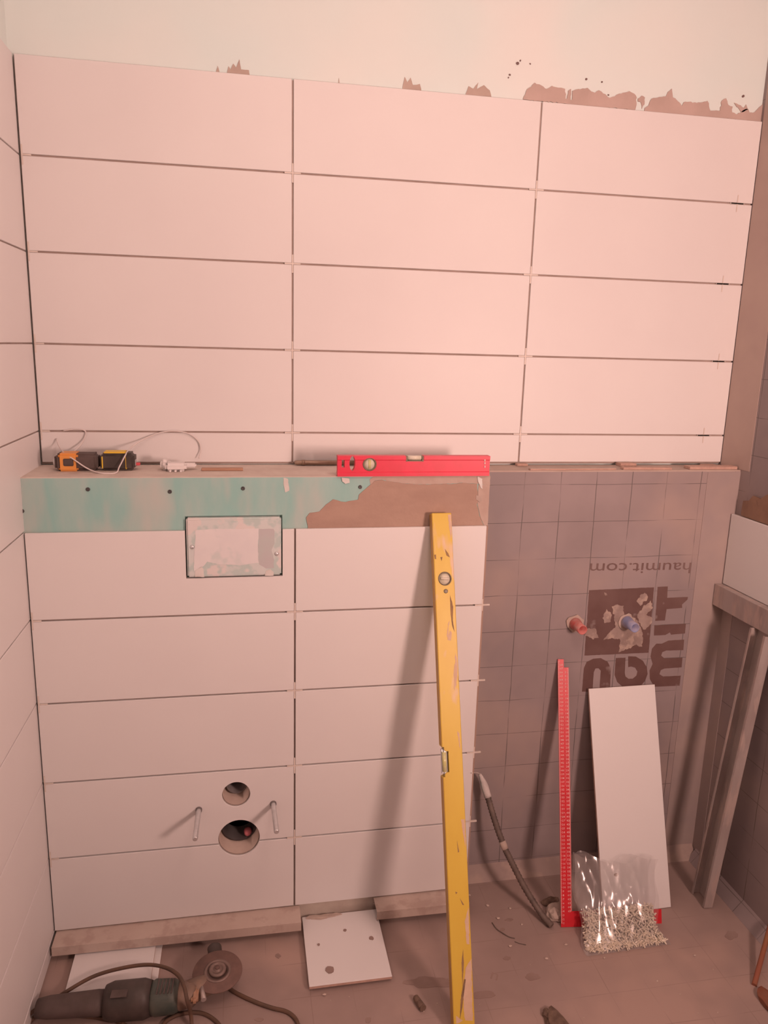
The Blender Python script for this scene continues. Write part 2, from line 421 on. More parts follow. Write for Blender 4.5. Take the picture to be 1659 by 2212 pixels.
for lst in ([(465, 156), (470, 142), (476, 155)], [(488, 158), (494, 143), (498, 150), (504, 138), (510, 146), (517, 128), (521, 150), (538, 152), (540, 160)],
            [(868, 190), (874, 166), (880, 178), (887, 168), (892, 184), (907, 182), (911, 194)], [(1005, 200), (1012, 186), (1022, 192), (1033, 178), (1030, 192), (1045, 184), (1058, 196), (1062, 206)],
            [(730, 178), (732, 168), (734, 178)]):
    decal('mortar_streak', [at(a, b2 + (6 if i in (0, len(lst) - 1) else 0), 'Y', 0.0115) for i, (a, b2) in enumerate(lst)], 'smear', wall_back, (0, -0.001, 0), 0.0008, 0.004)

# left wall
wall_left = struct(MB().box(-0.1, -0.012, FRONT, 0.1, 0, CEIL).build('wall_left', 'drywall'), 'left side wall covered with long white tiles')
MB().box(-0.012, -0.0045, -2.42, 0.010, 0.002, J0 + 4 * P - 0.004).build('mortar_bed', 'bed', wall_left)
for cidx in range(4):
    y1 = -0.0008 - cidx * 0.604; y0 = y1 - 0.6
    for k in range(-7, 4):
        z0 = max(J0 + k * P + 0.0017, 0.006); z1 = J0 + (k + 1) * P - 0.0017
        if z1 - z0 < 0.01: continue
        tile(wall_left, -0.008, 0.0, y0, y1, z0, z1)

# boxed-in ledge wall (cistern casing)
HOLES = ((0.4480, 0.3850, 0.0345), (0.4535, 0.2620, 0.0515))
PLATE = (0.3465, 0.5605, 0.9515, 1.0905)
def hole_cutter(i, y0, y1, extra=0.0):
    x, z, ra = HOLES[i]
    return MB().lathe([(ra + extra, -y1), (ra + extra, -y0)], Matrix.Translation((x, 0, z)) @ RX, 40)
wall_ledge = struct(MB().box(-0.011, 1.0625, YB, 0.012, 0, LZ).build('wall_ledge', 'green'), 'boxed-in ledge wall with green board above white tiles')
cut(wall_ledge, hole_cutter(0, -0.4, -0.06), hole_cutter(1, -0.4, -0.04), MB().box(PLATE[0] - .003, PLATE[1] + .003, -0.3, -0.168, PLATE[2] - .003, PLATE[3] + .003))
MB().box(-0.011, 1.0620, YB, 0.0035, LZ, LZ + 0.002).build('ledge_top', 'ledge_dust', wall_ledge)
bed = MB().box(0.001, 1.058, -0.1815, YB, 0.047, 1.0605).build('mortar_bed', 'bed', wall_ledge)
cut(bed, hole_cutter(0, -0.4, -0.06), hole_cutter(1, -0.4, -0.06), MB().box(PLATE[0] - .003, PLATE[1] + .003, -0.3, -0.1, PLATE[2] - .003, 1.2))
MB().box(0.001, 1.0625, -0.1785, YB, 0.0, 0.046).build('splashed_base', 'dusty', wall_ledge)
ZT = 1.0615
V1F = 0.5925
for k in range(5):
    z1 = ZT - k * P - (JT / 2 if k else 0); z0 = ZT - (k + 1) * P + JT / 2
    cs = []
    if k == 0: cs = [MB().box(PLATE[0] - .0035, PLATE[1] + .003, -0.3, -0.1, PLATE[2] - .003, 1.2)]
    if k == 3: cs = [hole_cutter(0, -0.4, -0.06), hole_cutter(1, -0.4, -0.06)]
    if k == 4: cs = [hole_cutter(1, -0.4, -0.06)]
    tile(wall_ledge, 0.0028, V1F - JT / 2, YF, YF + 0.0078, z0, z1, cs)
    tile(wall_ledge, V1F + JT / 2, 1.0585, YF, YF + 0.0078, z0, z1)
# strip of bare board edge to the right of the tiles
MB().box(1.0588, 1.0635, YF + 0.004, YB, 0.03, 1.06).build('edge_mortar', 'mortar', wall_ledge)
# coat of adhesive over the right of the green board
coat = [(95, 470), (82, 370), (110, 330), (190, 325), (240, 262), (300, 225), (400, 240), (500, 225), (515, 180), (590, 112), (640, 72), (700, 62), (800, 82), (900, 95),
        (1000, 102), (1250, 95), (1330, 84), (1470, 96), (1480, 200), (1470, 260), (1500, 380), (1538, 445), (1540, 462)]
decal('mortar_coat', [zp(a, b2, 640, 1020, 3.77, 'Y', YB) for a, b2 in coat], 'mortar', wall_ledge, (0, -0.0018, 0), 0.003, 0.008)
band = [(600, 108), (640, 70), (700, 60), (800, 80), (900, 93), (1000, 100), (1250, 93), (1330, 82), (1470, 94), (1575, 104), (1578, 22), (640, 20), (600, 60)]
decal('mortar_haze', [zp(a, b2, 640, 1020, 3.77, 'Y', YB) for a, b2 in band], 'edge_coat', wall_ledge, (0, -0.0009, 0), 0.003, 0.006)
edge_strip = [(1482, 100), (1575, 105), (1555, 462), (1540, 462), (1535, 440), (1500, 370), (1475, 260)]
decal('mortar_edge', [zp(a, b2, 640, 1020, 3.77, 'Y', YB) for a, b2 in edge_strip], 'edge_coat', wall_ledge, (0, -0.0012, 0), 0.001, 0.01)
for lst in ([(1475, 35), (1512, 55), (1516, 138), (1500, 125), (1480, 75)], [(1465, 185), (1505, 200), (1510, 235), (1490, 245), (1462, 220)], [(370, 45), (430, 50), (435, 85), (400, 95), (375, 75)]):
    decal('plaster_chip', [zp(a, b2, 640, 1020, 3.77, 'Y', YB - 0.0018) for a, b2 in lst], 'smear' if lst[0][0] == 1465 else 'white_plaster', wall_ledge, (0, -0.0012, 0), 0.001, 0.004)
decal('plaster_chip', [at(a, b2, 'Y', YB) for a, b2 in ((612, 1032), (622, 1034), (625, 1060), (616, 1064), (613, 1048))], 'white_plaster', wall_ledge, (0, -0.001, 0), 0.0012, 0.004)
for u, v in ((190, 1057), (367, 1062), (525, 1055), (778, 1052), (48, 1104)):
    c = at(u, v, 'Y', YB)
    MB().lathe([(0.0, 0.0012), (0.0022, 0.0006), (0.0042, 0.0022), (0.0046, 0.0008), (0.0046, -0.002)], Matrix.Translation(c) @ RX, 12).build('screw', 'screw', wall_ledge)

# lower right: membrane-covered part of the ledge
wall_membrane = struct(MB().box(1.0626, RW + 0.1, YM, 0.012, 0, LZ - 0.004).build('wall_membrane', 'mem_back'), 'grey sealing sheet wall with grid and dark printed logo')
MB().box(1.0626, RW - 0.0005, YM + 0.0005, 0.0035, LZ - 0.004, LZ).build('ledge_top', 'smear', wall_membrane)
wall_right = struct(MB().box(RW, RW + 0.1, FRONT, 0.012, 0, CEIL).build('wall_right', 'mem_right'), 'grey sealing sheet right side wall with one row of white tiles')
MB().box(1.705, RW - 0.0004, YM - 0.0012, YM, 0.0, LZ - 0.006).build('sealing_tape', 'tape', wall_membrane)
MB().box(RW - 0.0012, RW, YM - 0.045, YM - 0.0013, 0.0, 1.04).build('sealing_tape', 'tape', wall_right)
MB().box(RW - 0.0012, RW, -0.125, -0.001, LZ + 0.001, CEIL - 0.3).build('sealing_tape', 'tape_high', wall_right)
# sealing strip turned up where floor and wall meet
MB().prism([(1.0640, YM - 0.0305, 0.0003), (1.0640, YM - 0.0001, 0.038), (1.0640, YM - 0.0001, 0.0003)], (0.735, 0, 0)).build('sealing_tape', 'tape_low', wall_membrane)
bandf = MB().prism([(RW - 0.028, -1.2, 0.0003), (RW - 0.0001, -1.2, 0.034), (RW - 0.0001, -1.2, 0.0003)], (0, 1.09, 0)).build('sealing_tape', 'mem_right', wall_right)
# fresh adhesive above the right wall tile
wet = [(1700, 60), (1342, 140), (1280, 180), (1200, 150), (1160, 200), (1100, 200), (1078, 330), (1080, 390), (1700, 640)]
wv = [zp(a, b2, 1380, 1040, 4.81, 'X', RW - 0.0004) for a, b2 in wet]
MB().prism([Vector((q.x, q.y, max(q.z, 1.0625))) for q in wv], (-0.005, 0, 0)).build('mortar_patch', 'mortar_wet', wall_right)
MB().box(RW - 0.0075, RW, -1.28, -0.094, 0.864, 1.0605).build('mortar_bed', 'bed', wall_right)
XT = 1.788
for y1 in (-0.0945, -0.6985):
    tile(wall_right, XT, XT + 0.0078, y1 - 0.6, y1, 0.8625, 1.0615)

# prints on the membrane
def lp(lst, off=0.0): return [zp(a, b2, 1220, 1190, 5.53, 'Y', YM - off) for a, b2 in lst]
decal('printed_square', lp([(290, 470), (1065, 435), (1000, 1215), (235, 1250)]), 'print', wall_membrane, (0, -0.0005, 0), 0.0006, 0.006)
PR = {
 't': [(1110, 430), (1230, 425), (1222, 560), (1470, 550), (1465, 580), (1400, 640), (1402, 680), (1215, 695), (1195, 830), (1080, 835)],
 'i': [(1070, 890), (1445, 870), (1435, 985), (1270, 1000), (1255, 972), (1200, 1004), (1065, 1010)],
 'm': [(1425, 1060), (1240, 1070), (1160, 1108), (1095, 1108), (1040, 1170), (1025, 1260), (1050, 1350), (1012, 1430), (1015, 1530), (1070, 1622), (1370, 1610), (1385, 1490), (1175, 1500),
       (1130, 1472), (1145, 1425), (1190, 1405), (1395, 1390), (1405, 1275), (1190, 1283), (1150, 1250), (1165, 1208), (1210, 1190), (1415, 1185)],
 'u': [(205, 1680), (228, 1400), (262, 1325), (340, 1287), (430, 1282), (510, 1322), (550, 1400), (540, 1640), (415, 1645), (430, 1430), (402, 1402), (365, 1405), (345, 1450), (330, 1680)],
 'a': [(610, 1280), (725, 1275), (716, 1450), (725, 1500), (762, 1526), (812, 1526), (855, 1490), (866, 1440), (840, 1395), (790, 1381), (757, 1387), (757, 1260), (850, 1262), (930, 1310), (980, 1390),
       (988, 1470), (960, 1550), (905, 1612), (690, 1622), (625, 1565), (595, 1480)],
}
for k_, q in PR.items():
    decal('printed_letter', lp(q), 'print', wall_membrane, (0, -0.0005, 0), 0.0005, 0.006)
SPL = ([(560, 655), (620, 648), (695, 652), (700, 760), (780, 770), (870, 840), (930, 980), (935, 1075), (915, 1150), (860, 1118), (640, 1212), (665, 1050), (560, 1045), (470, 1060), (540, 960), (605, 910), (580, 780)],
       [(860, 600), (900, 530), (960, 490), (985, 530), (990, 570), (900, 640)],
       [(1030, 600), (1045, 690), (970, 770), (1040, 790), (1030, 870), (960, 940), (930, 930), (880, 850), (860, 760), (940, 660)],
       [(500, 700), (560, 760), (545, 850), (470, 865), (445, 800)], [(250, 925), (380, 930), (395, 1040), (330, 1055), (240, 1010)], [(470, 500), (500, 500), (510, 530), (480, 525)])
for q in SPL:
    decal('mortar_splash', lp(q, 0.0005), 'splash', wall_membrane, (0, -0.0008, 0), 0.0045, 0.0035)


def text_obj(body, size, mtx, m, name, parent, width=None, thick=0.0002):
    cu = bpy.data.curves.new('txt', 'FONT'); cu.body = body; cu.size = size; cu.extrude = thick; cu.resolution_u = 3
    o = bpy.data.objects.new('txt', cu); COL.objects.link(o)
    bpy.context.view_layer.update()
    me = bpy.data.meshes.new_from_object(o.evaluated_get(bpy.context.evaluated_depsgraph_get()))
    bpy.data.objects.remove(o); bpy.data.curves.remove(cu)
    if width:
        xs = [q.co.x for q in me.vertices]; k = width / (max(xs) - min(xs)); x0 = min(xs)
        for q in me.vertices: q.co.x = (q.co.x - x0) * k
    me.transform(mtx); me.materials.clear(); me.materials.append(M[m]); me.name = name
    return link(name, me, parent)


ph = zp(1515, 140, 1220, 1190, 5.53, 'Y', YM - 0.0004)
pm = zp(305, 150, 1220, 1190, 5.53, 'Y', YM - 0.0004)
tdir = (pm - ph).normalized()                          # the word runs right to left, upside down
tm = axes(ph, tdir, Vector((0, -1, 0)).cross(tdir), (0, -1, 0))
text_obj('haumit.com', 0.0445, tm, 'print_soft', 'printed_web_address', wall_membrane, (pm - ph).length)
# faint letters printed on the floor sheet
fq = at(1080, 2105, 'Z', 0.0003)
text_obj('u', 0.045, Matrix.Translation(fq) @ Matrix.Rotation(2.6, 4, 'Z'), 'dirt', 'printed_letter', floor)
# trodden dirt on the floor sheet
def blot(u, v, ru, rv, m='mortar', amp=0.006):
    c = at(u, v, 'Z', 0.0); pts = []
    for i in range(26):
        a = 2 * math.pi * i / 26
        e = at(u + ru * math.cos(a), v + rv * math.sin(a), 'Z', 0.0)
        n1 = mnoise.noise(Vector((u * .1 + math.cos(a) * 1.5, v * .1 + math.sin(a) * 1.5, 0)))
        pts.append(c + (e - c) * (1 + 0.45 * n1))
    return MB().prism(pts, (0, 0, 0.0008)).build('dirt_patch', m, floor)
for a in ((925, 2122, 55, 12), (1045, 2150, 26, 8), (1150, 2110, 14, 8), (560, 2203, 9, 4), (1095, 2070, 8, 4), (600, 2065, 6, 5), (795, 2204, 6, 6), (1085, 2008, 5, 3), (1580, 2020, 14, 9), (1100, 1987, 9, 3)):
    blot(*a, m='dirt')

# ================================================================== things on the walls
def cross(mx, arm=0.02, hw=0.0016, th=0.004, half=False, up=0.02):
    """cross-shaped spacer, flat in local xy"""
    b = MB()
    a = arm; pts = [(-hw, -up), (hw, -up), (hw, -hw), (a, -hw), (a, hw), (hw, hw), (hw, up), (-hw, up), (-hw, hw), (-a, hw), (-a, -hw), (-hw, -hw)]
    if half: pts = [(-hw, -up), (hw, -up), (hw, -hw), (a, -hw), (a, hw), (hw, hw), (hw, up), (-hw, up)]
    b.prism([mx @ Vector((x, y, 0)) for x, y in pts], (mx.to_3x3() @ Vector((0, 0, th))))
    return b

rown = ('fourth', 'third', 'second', 'top')
coln = ('in the left corner', 'between first and second columns', 'between second and third columns', 'near the right end')
for k in range(4):
    z = J0 + k * P
    for c_, x in enumerate((0.0055, 0.598, 1.201, (1.738, 1.757, 1.742, 1.757)[k])):
        mx = axes((x, -0.0004 - (0.0008 if c_ == 3 else 0), z), (1, 0, 0), (0, 0, 1), (0, 1, 0))
        if c_ == 3: b = cross(mx, 0.020, 0.0013, 0.0004, up=0.021); b2_ = MB().box(x - 0.018, x + 0.018, -0.0012, 0.0036, z - 0.0014, z + 0.0014)
        else: b = cross(mx, 0.019, 0.00175, 0.0040, half=(c_ == 0), up=0.021); b2_ = None
        if c_ == 3: b.add(b2_.v, b2_.f)
        tag(b.build('tile_spacer', 'spacer'), 'pale spacer in the %s upper wall joint, %s' % (('lowest', 'third', 'second', 'highest')[k], coln[c_]), 'tile spacer', 'cross spacers left in the tile joints')
for k in range(1, 5):
    z = ZT - k * P
    nm = ('highest', 'second', 'third', 'lowest')[k - 1]
    for c_, x in enumerate((0.0055, V1F, 1.0587)):
        mx = axes((x, YF - 0.0004, z), (1, 0, 0), (0, 0, 1), (0, 1, 0))
        up = 0.021 if c_ < 2 else 0.0155
        b = cross(mx, 0.019, 0.00175, 0.0040, half=(c_ == 0), up=up)
        tag(b.build('tile_spacer', 'spacer'), 'pale spacer in the %s joint below the ledge, %s' % (nm, ('at the left corner', 'on the vertical joint', 'sticking past the right tile edge')[c_]), 'tile spacer', 'cross spacers left in the tile joints')

# flush cover
c = Vector(((PLATE[0] + PLATE[1]) / 2, -0.17, PLATE[2]))
cov = thing('access_cover', 'rectangular cover board smeared with white and green paint above the tiles', 'cover', c)
MB().cbox(PLATE[0], PLATE[1], -0.1905, -0.1685, PLATE[2], PLATE[3], 0.0035, seg=2).build('board', 'cover', cov)
x0, x1, z0, z1 = PLATE
def cvp(zx, zy): return zp(zx, zy, 380, 1100, 6.38, 'Y', -0.1905)
decal('paint_patch', [cvp(*q) for q in ((265, 290), (560, 270), (900, 275), (1140, 265), (1130, 520), (1140, 740), (880, 770), (600, 760), (430, 720), (380, 790), (250, 850), (255, 600), (270, 400))], 'cover_paint', cov, (0, -0.0005, 0), 0.0012, 0.005)
decal('paint_patch', [cvp(*q) for q in ((1145, 270), (1345, 270), (1362, 300), (1355, 470), (1320, 560), (1350, 690), (1348, 810), (1240, 815), (1150, 760), (1110, 560), (1142, 480))], 'cover_grey', cov, (0, -0.0004, 0), 0.0010, 0.005)
decal('paint_patch', [cvp(*q) for q in ((1225, 915), (1240, 850), (1300, 825), (1350, 870), (1345, 915))], 'white_plaster', cov, (0, -0.0005, 0), 0.001, 0.004)
decal('paint_patch', [cvp(*q) for q in ((260, 850), (350, 790), (380, 820), (390, 935), (265, 935))], 'white_plaster', cov, (0, -0.0005, 0), 0.001, 0.004)
for q in ((225, 520), (1388, 612)):
    MB().lathe([(0.0042, -0.001), (0.0050, 0.0010), (0.0038, 0.0030), (0.0014, 0.0038), (0, 0.0039)], Matrix.Translation(cvp(*q)) @ RX, 14).build('screw', 'steel', cov)

# drain connections in their holes
t = thing('flush_pipe', 'dark grey flush pipe recessed in the smaller round hole', 'pipe', (HOLES[0][0], -0.06, HOLES[0][1]))
MX = Matrix.Translation((HOLES[0][0] + 0.001, 0, HOLES[0][1] + 0.004)) @ RX
MB().lathe([(0.026, 0.0605), (0.0265, 0.150), (0.0235, 0.150), (0.0225, 0.085), (0.0, 0.085)], MX, 32).build('pipe', 'pipe_grey', t)
MB().lathe([(0.0310, 0.085), (0.0341, 0.085), (0.0341, 0.1805), (0.0318, 0.1805), (0.0310, 0.085)], Matrix.Translation((HOLES[0][0], 0, HOLES[0][1])) @ RX, 32).build('plaster_ring', 'smear', t)
t = thing('waste_pipe', 'wide dark waste pipe recessed in the larger round hole', 'pipe', (HOLES[1][0], -0.04, HOLES[1][1]))
MX = Matrix.Translation((HOLES[1][0], 0, HOLES[1][1] + 0.003)) @ RX
MB().lathe([(0.045, 0.0405), (0.0455, 0.140), (0.042, 0.140), (0.041, 0.06), (0.0, 0.06)], MX, 36).build('pipe', 'pipe_in', t)
MB().lathe([(0.0480, 0.085), (0.0511, 0.085), (0.0511, 0.1805), (0.0488, 0.1805), (0.0480, 0.085)], Matrix.Translation((HOLES[1][0], 0, HOLES[1][1])) @ RX, 36).build('plaster_ring', 'smear', t)
MB().lathe([(0.0095, 0.0), (0.0105, 0.006), (0.0095, 0.014), (0.005, 0.018), (0, 0.0185)], Matrix.Translation((HOLES[1][0] + 0.022, -0.122, HOLES[1][1] - 0.025)) @ RX, 16).build('plug', 'pink', t)

# threaded fixing rods
for x, z, tilt, lab in ((0.357, 0.352, (-0.02, 0.0), 'threaded steel fixing rod left of the round drain holes'), (0.539, 0.352, (0.03, 0.0), 'threaded steel fixing rod right of the round drain holes')):
    t = thing('threaded_rod', lab, 'bolt', (x, YF, z), 'toilet fixing rods')
    prof = []
    Lr = 0.118; n = 46
    for i in range(n + 1):
        prof.append((0.0064 if i % 2 else 0.0058, Lr * i / n))
    prof += [(0.0045, Lr + 0.001)]
    mx = Matrix.Translation((x, YF + 0.002, z)) @ Matrix.Rotation(tilt[0], 4, 'Z') @ RX
    MB().lathe(prof, mx, 12).build('rod', 'steel', t)
    MB().lathe([(0.0063, -0.006), (0.0080, -0.006), (0.0080, 0.0062), (0.0063, 0.0066)], mx, 14).build('sleeve', 'pipe_grey', t)

# water outlets
for u, v, m, lab, tl in ((1241, 1346, 'red_pl', 'red plastic pipe stub poking out of the printed sheet wall', 0.052), (1352, 1342, 'blue_pl', 'blue plastic pipe stub poking out of the dark printed logo', 0.052)):
    c = at(u, v, 'Y', YM)
    t = thing('pipe_stub', lab, 'pipe', c)
    mx = Matrix.Translation(c) @ RX
    MB().lathe([(0.0175, -0.002), (0.0165, 0.012), (0.0135, 0.026), (0.0130, tl), (0.0108, tl), (0.0104, 0.012), (0.0, 0.012)], mx, 24).build('sleeve', m, t)
    MB().lathe([(0.0102, 0.0125), (0.0102, 0.018), (0, 0.0185)], mx, 16).build('inner_pipe', 'dark' if m == 'blue_pl' else 'red_pl', t)
    pts = []
    for i in range(18):
        a = 2 * math.pi * i / 18; rr = 0.024 + 0.008 * mnoise.noise(Vector((math.cos(a) * 2 + u, math.sin(a) * 2, 0)))
        pts.append(c + Vector((math.cos(a) * rr, -0.0022, math.sin(a) * rr)))
    MB().prism(pts, (0, -0.002, 0)).build('mortar_collar', 'smear', t)

# ================================================================== metal profiles carrying the tiles
def channel(mx, L, web=0.06, fl=0.027, lip=0.006, th=0.0012):
    """C profile: length along local x, web in the local xy plane at z=0, flanges towards +z"""
    h = web / 2
    pr = [(-h + lip, fl), (-h, fl), (-h, 0), (h, 0), (h, fl), (h - lip, fl), (h - lip, fl - th), (h - th, fl - th), (h - th, th), (-h + th, th), (-h + th, fl - th), (-h + lip, fl - th)]
    pts = [mx @ Vector((0, a, b2)) for a, b2 in pr]
    return MB().prism(pts, mx.to_3x3() @ Vector((L, 0, 0)))

for xa, xb, lab in ((0.006, 0.606, 'dusty metal profile under the left column of lower tiles'), (0.803, 1.052, 'short dusty metal profile under the right lower tiles')):
    t = thing('support_profile', lab, 'metal profile', (xa, -0.21, 0.0), 'profiles carrying the lowest tiles')
    mx = axes((xa, -0.2095, 0.0453), (1, -0.012, 0), (0, 1, 0), (0, 0, -1))
    channel(mx, xb - xa, 0.062, 0.024).build('profile', 'galv_dust', t)
    for xs in ((xa + 0.28, xb - 0.05) if xb < 0.7 else (xa + 0.05, xb - 0.05)):
        MB().cbox(xs - 0.015, xs + 0.015, -0.20, -0.182, 0.0005, 0.0440, 0.001).build('packer', 'wood', t)

t = thing('support_profile', 'grey metal profile fixed level under the right wall tile', 'metal profile', (1.78, -0.09, 0.80))
mx = axes((1.7655, -0.094, 0.8315), (0, -1, 0), (0, 0, 1), (1, 0, 0))
channel(mx, 1.1, 0.060, 0.036).build('profile', 'galv', t)

t = thing('prop_profile', 'grey metal stud propped upright under the right wall profile', 'metal profile', (1.715, -0.28, 0))
B0 = Vector((1.727, -0.281, 0.0)); B1 = Vector((1.7795, -0.303, 0.7985))
az = (B1 - B0).normalized(); ay = Vector((0, 1, 0)); ay = (ay - az * ay.dot(az)).normalized(); ax_ = az.cross(ay)
if ax_.x > 0: ax_ = -ax_
B0 = B0 + az * 0.003
channel(axes(B0, az, ay, ax_), (B1 - B0).length, 0.060, 0.026, 0.007).build('stud', 'galv', t)

# ================================================================== on the ledge
LT = LZ + 0.002
# red spirit level
xa, xb = 0.691, 1.0595
ya, yb = -0.183, -0.161
zb, zt = LT + 0.0005, LT + 0.0485
t = thing('spirit_level', 'short red spirit level standing on the ledge', 'spirit level', ((xa + xb) / 2, (ya + yb) / 2, zb))
pr = [(ya, zb), (yb, zb), (yb, zb + 0.009), (yb - 0.003, zb + 0.012), (yb - 0.003, zt - 0.012), (yb, zt - 0.009), (yb, zt), (ya, zt), (ya, zt - 0.009), (ya + 0.0015, zt - 0.0105), (ya + 0.0015, zb + 0.0105), (ya, zb + 0.009)]
body = MB().prism([Vector((xa, y, z)) for y, z in pr], (xb - xa, 0, 0)).build('body', 'red_paint', t)
def lv(zx, zy): return zp(zx, zy, 640, 880, 3.318, 'Y', ya)
c_rect, c_oval, c_rnd, c_top = lv(337, 405), lv(403, 403), lv(527, 408), lv(852, 350)
def ycyl(c, rx, rz, n=28, y0=-0.25, y1=-0.1):
    return MB().prism([Vector((c.x + rx * math.cos(2 * math.pi * i / n), y0, c.z + rz * math.sin(2 * math.pi * i / n))) for i in range(n)], (0, y1 - y0, 0))
cut(body, MB().box(c_rect.x - .0035, c_rect.x + .0035, -0.25, -0.1, c_rect.z - .009, c_rect.z + .009), ycyl(c_oval, 0.0068, 0.0175), ycyl(c_rnd, 0.0165, 0.0150),
    MB().box(c_top.x - .0215, c_top.x + .0215, -0.25, -0.1, zt - 0.013, zt + 0.02))
MB().lathe([(0.0158, -0.005), (0.0162, 0.0065), (0.0132, 0.0068), (0.0128, 0.001), (0.0158, -0.005)], Matrix.Translation((c_rnd.x, (ya + yb) / 2 - .004, c_rnd.z)) @ RX, 28).build('vial_ring', 'vial_ring', t)
vd = MB().lathe([(0.0128, -0.006), (0.0128, 0.004), (0.0, 0.005)], Matrix.Translation((c_rnd.x, (ya + yb) / 2 - .004, c_rnd.z)) @ RX, 24).build('vial_disc', 'vial_pale', t)
MB().tube([(c_rnd.x, ya + 0.0035, c_rnd.z - 0.010), (c_rnd.x, ya + 0.0035, c_rnd.z + 0.010)], 0.0032, 10).build('vial', 'vial', vd)
MB().tube([(c_top.x - 0.017, (ya + yb) / 2 - .002, zt - 0.0055), (c_top.x + 0.017, (ya + yb) / 2 - .002, zt - 0.0055)], 0.0056, 14).build('vial', 'vial_pale', t)
for s_ in (-1, 1):
    MB().cbox(c_top.x + s_ * 0.0195 - 0.0022, c_top.x + s_ * 0.0195 + 0.0022, ya + 0.001, yb - 0.001, zt - 0.0135, zt - 0.0005, 0.0008).build('vial_holder', 'vial_ring', t)
MB().prism([Vector((c_top.x - .0205, ya + .002, zt - .0135)), Vector((c_top.x + .0205, ya + .002, zt - .0135)), Vector((c_top.x + .0205, ya + .002, zt - .011)), Vector((c_top.x - .0205, ya + .002, zt - .011))], (0, 0.016, 0)).build('vial_tray', 'vial_ring', t)
for q in ((1352, 380), (1352, 400), (1352, 425)):
    c = lv(*q); MB().cbox(c.x - .0014, c.x + .0014, ya - 0.0004, ya + 0.0022, c.z - .0025, c.z + .0025, .0003).build('chipped_mark', 'mark', t)

# brass rod behind the level
pa = Vector((0.602, -0.016, LT + 0.0075)); pb = Vector((0.760, -0.018, LT + 0.0075))
t = thing('metal_rod', 'thin dull brass rod with a collar lying behind the red level', 'rod', pa)
dr_ = (pb - pa).normalized()
MB().tube([pa, pa + dr_ * 0.008, pb], [0.0045, 0.0062, 0.0062], 14).build('shaft', 'bronze', t)
MB().tube([pa + dr_ * 0.018, pa + dr_ * 0.0185, pa + dr_ * 0.026, pa + dr_ * 0.0265], [0.0064, 0.0074, 0.0074, 0.0064], 16).build('collar', 'bronze', t)

# two tape measures
def tape(loc, wd, ht, dp, label, ms, hook):
    """case seen edge-on: wd along x, dp along y, ht up"""
    t = thing('tape_measure', label, 'tape measure', loc)
    x, y, z = loc
    MB().cbox(x, x + wd, y, y + dp, z + 0.0003, z + ht, 0.007, seg=3).build('case', ms[0], t)
    return t
tl = tape((0.052, -0.098, LT), 0.094, 0.040, 0.046, 'orange and grey tape measure at the left end of the ledge', ('charcoal',), False)
fr = MB().cbox(0.0615, 0.104, -0.1015, -0.053, LT + 0.0003, LT + 0.0415, 0.004, seg=2).build('orange_frame', 'orange', tl)
MB().cbox(0.073, 0.095, -0.1025, -0.1005, LT + 0.013, LT + 0.030, 0.002, seg=1).build('side_window', 'charcoal', tl)
MB().lathe([(0.010, 0), (0.010, 0.003), (0.007, 0.0045), (0, 0.0045)], Matrix.Translation((0.052, -0.078, LT + 0.018)) @ Matrix.Rotation(math.radians(-90), 4, 'Y'), 18).build('chrome_cap', 'steel', tl)
tr = tape((0.150, -0.094, LT), 0.077, 0.0415, 0.045, 'black and yellow tape measure beside the orange one', ('black',), True)
MB().cbox(0.205, 0.211, -0.0958, -0.0485, LT + 0.004, LT + 0.036, 0.0025, seg=2).build('yellow_band', 'yellow_pl', tr)
MB().cbox(0.158, 0.208, -0.0885, -0.055, LT + 0.0385, LT + 0.0440, 0.002, seg=2).build('yellow_top', 'yellow_pl', tr)
MB().cbox(0.1545, 0.1575, -0.0955, -0.0485, LT + 0.006, LT + 0.034, 0.0012).build('yellow_rib', 'yellow_pl', tr)
MB().cbox(0.2265, 0.2285, -0.082, -0.062, LT + 0.010, LT + 0.024, 0.0006).build('hook', 'steel', tr)
MB().cbox(0.2270, 0.2370, -0.076, -0.068, LT + 0.010, LT + 0.0165, 0.001).build('blade_end', 'red_edge', tr)

# white string thrown over the tape measures and up the wall
def S3(u, v, y): return at(u, v, 'Y', y)
sp = [S3(122, 948, -0.004), S3(128, 965, -0.03), S3(140, 980, -0.085), S3(160, 993, -0.106), S3(182, 1008, -0.108), S3(200, 1017, -0.116)]
sp = [Vector(q) for q in sp] + [Vector((0.160, -0.132, LT + 0.0016)), Vector((0.190, -0.130, LT + 0.0016))] + [S3(258, 1008, -0.108), S3(270, 985, -0.100), S3(278, 972, -0.06), S3(300, 955, -0.02), S3(335, 938, -0.006), S3(370, 931, -0.004), S3(405, 936, -0.006), S3(428, 952, -0.006), S3(434, 972, -0.008), S3(430, 990, -0.015)]
t = thing('string', 'thin white string looped over the tape measures and up the tiles', 'string', (0.16, -0.132, LT))
MB().tube(spline(sp, 7), 0.0016, 6).build('long_loop', 'string', t)
sp2 = [S3(137, 930, -0.004), S3(165, 927, -0.004), S3(184, 931, -0.004), S3(183, 945, -0.006), S3(175, 960, -0.014), S3(160, 975, -0.03), S3(150, 982, -0.052)]
MB().tube(spline(sp2, 7), 0.0016, 6).build('short_loop', 'string', t)

